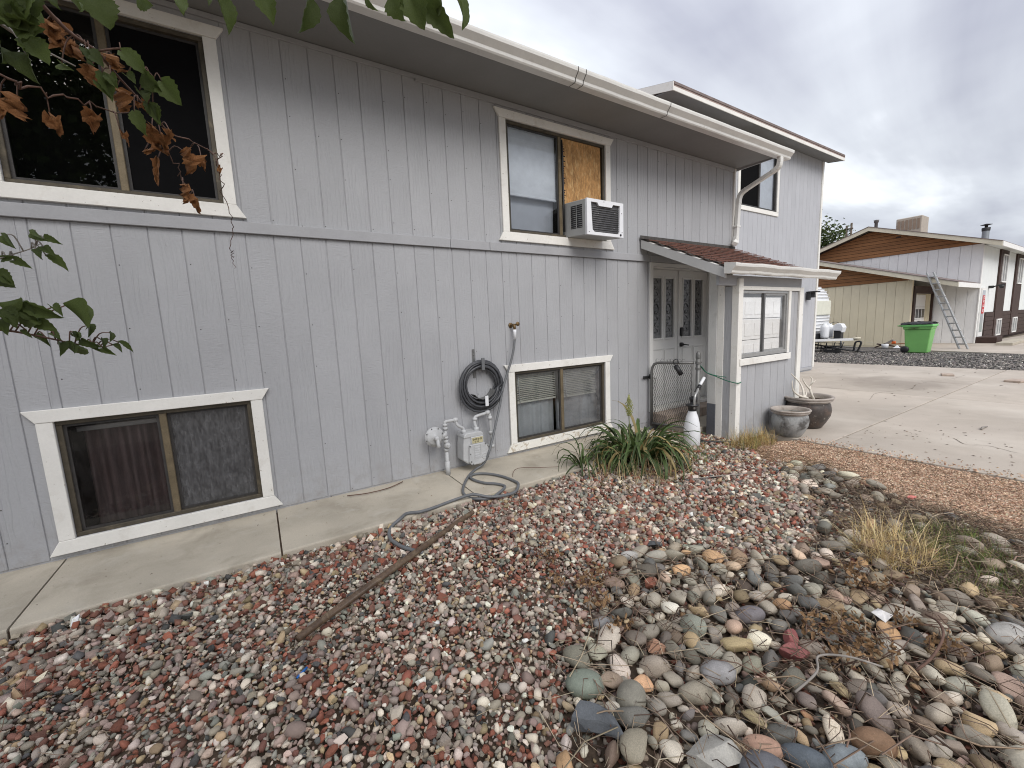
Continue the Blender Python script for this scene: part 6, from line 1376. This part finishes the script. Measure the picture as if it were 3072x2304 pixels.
boards(gar, Tg, [2.45+i*.33 for i in range(13)], -.06, 2.868, [], 'ntan', .012)
MB().box(XG+.017, XG+.15, 2.40, 11.5, -.2, 2.88).build('wall_core', 'ntan', gar)
MB().box(XG-.018, XG+.15, 2.22, 2.449, -.06, 2.86).build('corner_board', 'ntan', gar)
gy, gzr, gs = 7.0, 4.52, .318
for i in range(10):
    za, zb = 2.876+i*.16, 2.876+i*.16+.142; ya = gy-(gzr-.10-za)/gs; yc = gy-(gzr-.10-zb)/gs
    if ya > gy-.3: break
    MB().prism([(ya, za), (gy+3, za), (gy+3, zb), (min(yc, gy), zb)], XG-.045, XG-.02, 'yz').build('gable_plank', 'brownplank', gar)
MB().prism([(2.45, 2.87), (11.5, 2.87), (gy, gzr-.06)], XG-.015, XG+.1, 'yz').build('gable_core', 'darkbrown', gar)
gable_roof(gar, 24.5, 27.98, gy, gzr+.10, gs, .72, 13.2, .19)
# garage front with its recessed door
for (a, b, c_, d_) in ((25.16, 25.42, -.05, 2.62), (27.88, 27.97, -.05, 2.62), (25.421, 27.879, 2.28, 2.62)):
    MB().box(a, b, 2.17, 2.26, c_, d_).build('door_surround', 'darkbrown', gar)
MB().box(27.84, 27.88, 2.262, 2.85, -.05, 2.28).build('door_reveal', 'ntan', gar); MB().box(25.42, 25.45, 2.262, 2.85, -.05, 2.28).build('door_reveal', 'ntan', gar); MB().box(25.4, 27.86, 2.262, 2.85, 2.281, 2.31).build('door_reveal', 'ntan', gar)
ngd = empty('garage_door', (0, 0, 0), gar)
for i in range(4): MB().box(25.46, 27.83, 2.42, 2.46, -.05+i*.58, .52+i*.58, .008).build('door_section', 'white', ngd)
for i in range(5):
    x = 25.66+i*.44
    for dx in (0,): MB().box(x, x+.31, 2.405, 2.419, 1.17, 1.58).build('door_window', M('dark_door_glass', (.07, .07, .075), .2, 0) if 'dg' not in MAT else MAT['dg'], ngd)
MB().box(25.4, 27.8, 2.66, 3.2, -.05, 2.4).build('door_room', 'room', gar)
# front wall: white stucco above, brown boards below, dark vertical window strips
for (a, b) in ((28.16, 31.04), (32.78, 34.86), (36.7, 45.9)):
    MB().box(a, b, .705, .80, 1.30, 4.29).build('stucco_panel', 'stucco', front)
for (a, b) in ((29.3, 31.04), (32.78, 34.86), (36.7, 45.9)):
    for i in range(6): MB().box(a, b, .66, .80, .0+i*.216, .208+i*.216, .01).build('brown_board', 'darkbrown', front)
MB().box(28.16, 46, .805, .9, -.2, 4.3).build('wall_core', 'darkbrown', front)
MB().box(28.16, 29.299, .71, .80, -.09, 1.299).build('stucco_panel', 'stucco', front)
for xa, xb in ((31.05, 32.77), (34.87, 36.69)):
    MB().box(xa, xb, .64, .80, .0, 4.28).build('window_strip', 'darkbrown', front)
    for (z0, z1) in ((2.72, 4.08), (.10, .93)):
        w = empty('window', (0, 0, 0), front); a, b = xa+.45, xb-.25; mb = MB()
        for p in ((a, b, z0, z0+.06), (a, b, z1-.06, z1), (a, a+.06, z0+.06, z1-.06), (b-.06, b, z0+.06, z1-.06), ((a+b)/2-.03, (a+b)/2+.03, z0+.06, z1-.06)): mb.box(p[0], p[1], .60, .639, p[2], p[3])
        mb.build('window_frame', 'white', w); MB().quad((a+.06, .63, z0+.06), (b-.06, .63, z0+.06), (b-.06, .63, z1-.06), (a+.06, .63, z1-.06)).build('pane', M('dim_pane', (.13, .14, .15), .12, 0, spec=.6), w)
sdr = empty('storm_door', (0, 0, 0), front)
MB().box(28.20, 28.92, .66, .704, .2, 2.42).build('door_frame', 'white', sdr); MB().box(28.30, 28.82, .652, .659, .4, 2.30).build('pane', M('storm_glass', (.38, .40, .42), .2, .1, 2), sdr)
MB().box(28.1, 29.2, .05, .70, -.09, .18, .01).build('door_step', 'darkbrown', nh)
MB().box(26.6, 30.5, -.62, -.15, -.094, .02, .01).build('front_step', 'concrete', nh)
rs = thing('red_sign', 'tall narrow red sign with white marks on the neighbouring front door', 'sign')
MB().box(28.36, 28.74, .640, .651, 1.25, 2.07).build('panel', M('red_sign_face', (.50, .03, .035), .5, .1), rs)
mb = MB()
for z in (1.34, 1.55, 1.76, 1.93):
    for dx, dz, w_, h_ in ((.08, 0, .20, .03), (.08, .03, .04, .09), (.20, .06, .08, .04)): mb.box(28.36+dx, 28.36+dx+w_, .637, .6395, z+dz, z+dz+h_)
mb.build('white_mark', 'white', rs)
pl = thing('wall_lamp', 'black wall lamp beside the neighbouring front door', 'lamp')
mb = MB(); mb.box(29.5, 29.62, .55, .7045, 2.40, 2.52); mb.tube([(29.56, .56, 2.46), (29.56, .40, 2.52), (29.56, .2, 2.54)], .03, 6); mb.lathe([(0, 2.38), (.07, 2.38), (.10, 2.5), (0, 2.52)], 10, (29.56, .30, 0)); mb.build('lamp_body', 'black_iron', pl)
ch = thing('roof_cooler', 'beige louvred evaporative cooler box on the neighbouring roof ridge', 'cooler')
MB().box(28.9, 29.9, 3.05, 4.05, 5.35, 6.24, .03).build('housing', M('beige_metal', (.42, .37, .31), .6, .1), ch)
for i in range(6): MB().box(28.88, 28.899, 3.13+i*.15, 3.23+i*.15, 5.62, 6.12).build('louvre_panel', M('brown_louvre', (.27, .20, .15), .7, .1) if i == 0 else bpy.data.materials['brown_louvre'], ch)
fv = thing('flue_pipe', 'short dark flue with cap left of the roof cooler', 'flue'); MB().lathe([(.07, 5.5), (.07, 6.16), (.10, 6.18), (.10, 6.26), (.12, 6.30), (0, 6.33)], 14, (28.3, 4.68, 0)).build('pipe', M('dark_flue', (.16, .15, .15), .5, .1, metal=.4), fv)
fv = thing('flue_pipe', 'thick grey metal flue with rain cap on the right roof slope', 'flue'); MB().lathe([(.13, 4.3), (.13, 5.42)], 18, (32, 1.40, 0)).build('pipe', M('grey_flue', (.28, .30, .32), .5, .1, metal=.5), fv)
MB().lathe([(.15, 5.36), (.16, 5.5), (.15, 5.52)], 16, (32, 1.40, 0)).build('collar', 'black_iron', fv); MB().lathe([(.06, 5.5), (.06, 5.62), (.22, 5.66), (0, 5.72)], 16, (32, 1.40, 0)).build('rain_cap', 'black_iron', fv)
# wheeled bin
bn = thing('wheeled_bin', 'bright green wheeled waste bin with black bag caught under its lid', 'bin')
MAT['bing'] = M('green_bin_plastic', (.20, .47, .14), .45, .06, 3, spec=.4); MAT['binl'] = M('pale_green_rim', (.20, .56, .17), .45, .06, 3)
def hull(a, b, z0, z1, name, mat, parent, bev=.03):
    (xa, xb, ya, yb), (xc, xd, yc, yd) = a, b
    v = [(xa, ya, z0), (xb, ya, z0), (xb, yb, z0), (xa, yb, z0), (xc, yc, z1), (xd, yc, z1), (xd, yd, z1), (xc, yd, z1)]
    return bv(MB().add(v, [(3, 2, 1, 0), (4, 5, 6, 7), (0, 1, 5, 4), (1, 2, 6, 5), (2, 3, 7, 6), (3, 0, 4, 7)]).build(name, mat, parent), bev, 2)
hull((21.50, 21.95, .775, 1.40), (21.44, 22.02, .70, 1.46), -.09, .80, 'body', 'bing', bn)
hull((21.42, 22.03, .69, 1.48), (21.40, 22.04, .675, 1.50), .795, .905, 'upper_band', 'bing', bn, .02)
hull((21.38, 22.06, .645, 1.53), (21.38, 22.06, .645, 1.54), .90, .985, 'rim', 'binl', bn, .02)
hull((21.37, 22.07, .66, 1.57), (21.42, 22.03, .72, 1.55), .986, 1.05, 'lid', M('black_bin_lid', (.02, .02, .022), .5, .1), bn, .015)
MB().tube([(21.42, 1.52, .93), (21.42, 1.64, .95), (22.0, 1.64, .95), (22.0, 1.52, .93)], .022, 8).build('handle', 'bing', bn)
for x in (21.42, 21.96): MB().lathe([(0, -.05), (.10, -.05), (.125, -.03), (.125, .03), (.10, .05), (0, .05)], 18, (x+.03, 1.40, .035), 'x').build('wheel', 'plastic_black', bn)
mb = MB(); mb.prism([(1.33, .845), (1.28, .875), (1.05, .875), (1.01, .865), (1.06, .855), (1.12, .852), (1.16, .835), (1.20, .85), (1.27, .852)], 21.379, 21.384, 'yz'); mb.box(21.379, 21.384, 1.03, 1.32, .812, .826); mb.build('emblem', 'darkbrown', bn)
bag = MB(); 
bag_v = []; nb = 12
for i in range(nb+1):
    for j in range(5):
        u, v = i/nb, j/4; bag_v.append((21.36+.74*v, .66+.93*u+.02*math.sin(i*2+j), 1.055+.045*math.sin(math.pi*u)*math.sin(math.pi*v)+.018*math.sin(i*1.7+j*2)-(.05 if j in (0, 4) else 0)))
tag(bag.add(bag_v, [(i*5+j, i*5+j+1, (i+1)*5+j+1, (i+1)*5+j) for i in range(nb) for j in range(4)], True).build('rubbish_bag', M('black_bag_film', (.015, .013, .018), .35, .1)), 'black plastic bag draped over the green bin lid', 'bag')
# ladder
ld = thing('ladder', 'aluminium ladder leaning beside the tan garage roof edge', 'ladder')
Lb, Lt = Vector((24.05, .30, -.09)), Vector((24.44, 1.56, 3.08)); wv = Vector((.03, .125, 0))
for s_ in (-1, 1): MB().tube([Lb+wv*s_, Lt+wv*s_*.85], .055, 4, smooth=False, flat=.55).build('rail', 'aluminium', ld)
for i in range(11): q_ = Lb.lerp(Lt, .06+i*.088); MB().tube([q_-wv*1.25, q_+wv*1.25], .026, 7).build('rung', 'aluminium', ld)
# travel trailer
tr = thing('travel_trailer', 'white ribbed travel trailer parked behind the grey wing', 'trailer')
prof = [(4.42, .52), (4.30, .72), (4.27, 1.5), (4.32, 2.15), (4.46, 2.55), (4.72, 2.78), (5.1, 2.88), (9.6, 2.92), (9.6, .52)]
bv(MB().prism(prof, 20.0, 22.42, 'yz').build('body', M('trailer_white', (.74, .76, .79), .4, .05, 2, spec=.5), tr), .10, 3)
for z, y in ((.80, 4.285), (.95, 4.28), (1.10, 4.275), (1.25, 4.27), (1.38, 4.265), (2.28, 4.34), (2.42, 4.39), (2.55, 4.45), (2.66, 4.55), (2.76, 4.68)):
    MB().tube([(20.1, y-.006, z), (22.33, y-.006, z)], .022, 6).build('rib', 'nwhite', tr)
for z in (.9, 1.15, 1.4, 2.2, 2.45): MB().tube([(22.425, 4.5, z), (22.425, 9.5, z)], .015, 5).build('rib', 'nwhite', tr)
MB().box(20.25, 22.22, 4.20, 4.262, 1.50, 2.13, .02).build('window_guard', M('ivory_guard', (.70, .70, .60), .5, .05), tr)
MB().box(20.2, 22.0, 4.1, 4.3, .46, .70).build('shade_block', 'plastic_black', tr)  # black block standing in for the dark void beneath the body
hull((21.0, 22.0, 4.0, 9), (21.0, 22.0, 4.0, 9), .34, .47, 'chassis', 'plastic_white', tr, .01)
for x in (20.4, 22.0): MB().tube([(x, 4.4, .42), (21.2, 2.95, .44)], .065, 4, smooth=False).build('tongue', 'nwhite', tr)
MB().tube([(21.2, 3.0, .46), (21.2, 2.72, .49)], [.06, .05], 8).build('coupler', 'cream', tr)
for x, y in ((21.0, 3.92), (21.42, 3.92)): MB().lathe([(0, .50), (.12, .50), (.155, .53), (.160, .60), (.160, .95), (.145, 1.03), (.08, 1.08), (.07, 1.13), (0, 1.13)], 20, (x, y, 0)).build('propane_tank', 'plastic_white', tr)
mb = MB(); mb.prism([(3.66, .82), (3.64, 1.04), (3.52, 1.12), (3.36, 1.10), (3.28, .95), (3.33, .72), (3.38, .80)], 21.05, 21.40, 'yz'); bv(mb.build('jack_cover', 'plastic_white', tr), .02)
MB().box(21.09, 21.36, 3.37, 3.62, .47, .83).build('battery_box', 'plastic_black', tr)
mb = MB(); mb.tube([(21.25, 3.4, .5), (21.25, 3.4, -.1)], .035, 8); mb.box(21.15, 21.35, 3.3, 3.5, -.12, -.09); mb.build('jack_leg', 'galv', tr)
mb = MB(); mb.tube(catmull([(21.0, 3.75, 1.12), (21.1, 3.6, 1.18), (21.2, 3.5, 1.12), (21.25, 3.42, .8), (21.2, 3.4, .5)], 4), .012, 5); mb.build('gas_hose', 'plastic_black', tr)
for y in (6.2, 7.0): MB().lathe([(0, -.1), (.2, -.1), (.33, -.08), (.33, .08), (.2, .1), (0, .1)], 20, (20.15, y, .22), 'x').build('wheel', 'plastic_black', tr)
rk = thing('metal_rack', 'dark metal rack of rods under the trailer tongue', 'rack')
mb = MB()
for i in range(6): mb.tube([(20.8, 3.3+i*.22, -.1), (20.8, 3.3+i*.22, .30)], .012, 5)
for z in (.05, .18, .30): mb.tube([(20.8, 3.2, z), (20.8, 4.6, z+.03)], .012, 5)
mb.tube([(20.9, 4.3, .25), (20.9, 2.9, -.02)], .03, 6)
for i in range(9): a_ = 3.1+i*.17; mb.tube([(20.7+.1*(i % 3), a_, -.08+.03*(i % 4)), (21.1, a_+.5-.2*(i % 3), .05+.06*(i % 3))], .016, 5)
for i in range(4): mb.tube([(20.95, 3.2+i*.3, .33), (20.95, 3.3+i*.28, .02)], .02, 5)
mb.box(20.7, 21.0, 3.3, 3.8, -.1, .02)
if True: pass
mb.tube([(20.9, 3.1, .05), (20.9, 4.2, .08)], .025, 6); mb.build('rods', 'black_iron', rk)
fq = thing('dolly_frame', 'black bent tube frame lying beside the rack', 'frame')
MB().tube(catmull([(21.0, 2.86, -.05), (21.0, 2.84, .2), (21.0, 2.80, .34), (21.0, 2.66, .36), (21.0, 2.63, .28), (21.0, 2.70, .05), (21.0, 2.74, -.04)], 5), .035, 7).build('tube_frame', 'black_iron', fq)
MB().tube([(21.0, 2.8, .12), (21.0, 3.7, .16)], .025, 6).build('bar', 'galv', fq); MB().tube([(21.0, 2.5, -.07), (21.0, 3.9, .12)], .03, 6).build('bar', 'black_iron', fq)
# scrap pile by the tan wall
for (lab, P, r_, mt) in (('thin tan lath leaning out of the scrap pile', [(24.2, 3.45, .16), (24.2, 2.35, .0)], .018, 'cream'), ('short wide grey board on top of the scrap pile', [(24.2, 2.85, .02), (24.2, 2.50, .26)], .07, 'greytwig'),
                     ('dark board slanting down from the scrap pile', [(24.15, 3.05, .08), (24.15, 2.10, -.07)], .05, 'darkbrown'), ('brown board lying level at the back of the scrap pile', [(24.4, 2.75, .06), (24.4, 1.85, .10)], .04, 'brownplank'), ('dark board propped across the scrap pile', [(24.1, 3.10, -.08), (24.1, 2.75, .10)], .045, 'darkbrown')):
    tag(MB().tube(P, r_*1.5, 4, smooth=False, flat=.5).build('scrap_board', mt), lab, 'board', 'scrap pile by the tan wall')
o = MB().lathe([(0, -.1), (.11, -.1), (.13, .08), (.12, .09), (0, .08)], 14, (24.0, 2.72, 0)).build('bucket', 'plastic_white'); tag(o, 'white bucket in the scrap pile', 'bucket')
o = MB().add([(24.0, 2.45, -.09), (24.2, 2.4, -.09), (24.2, 2.2, -.09), (24.0, 2.22, -.09), (24.1, 2.33, .04)], [(0, 1, 4), (1, 2, 4), (2, 3, 4), (3, 0, 4)]).build('crumpled_bag', 'plastic_white'); tag(o, 'white crumpled bag at the right of the scrap pile', 'bag')
o = MB().box(24.15, 24.25, 2.42, 2.55, .10, .20, .01).build('orange_scrap', M('orange_plastic', (.65, .13, .03), .5, .05)); tag(o, 'small orange scrap on top of the pile', 'scrap')
sheet('lawn', [(38.5, -3), (70, -5), (70, .6), (46, .6), (40, .2)], -.09, M('distant_lawn', (.09, .17, .03), .9, .3, 2))
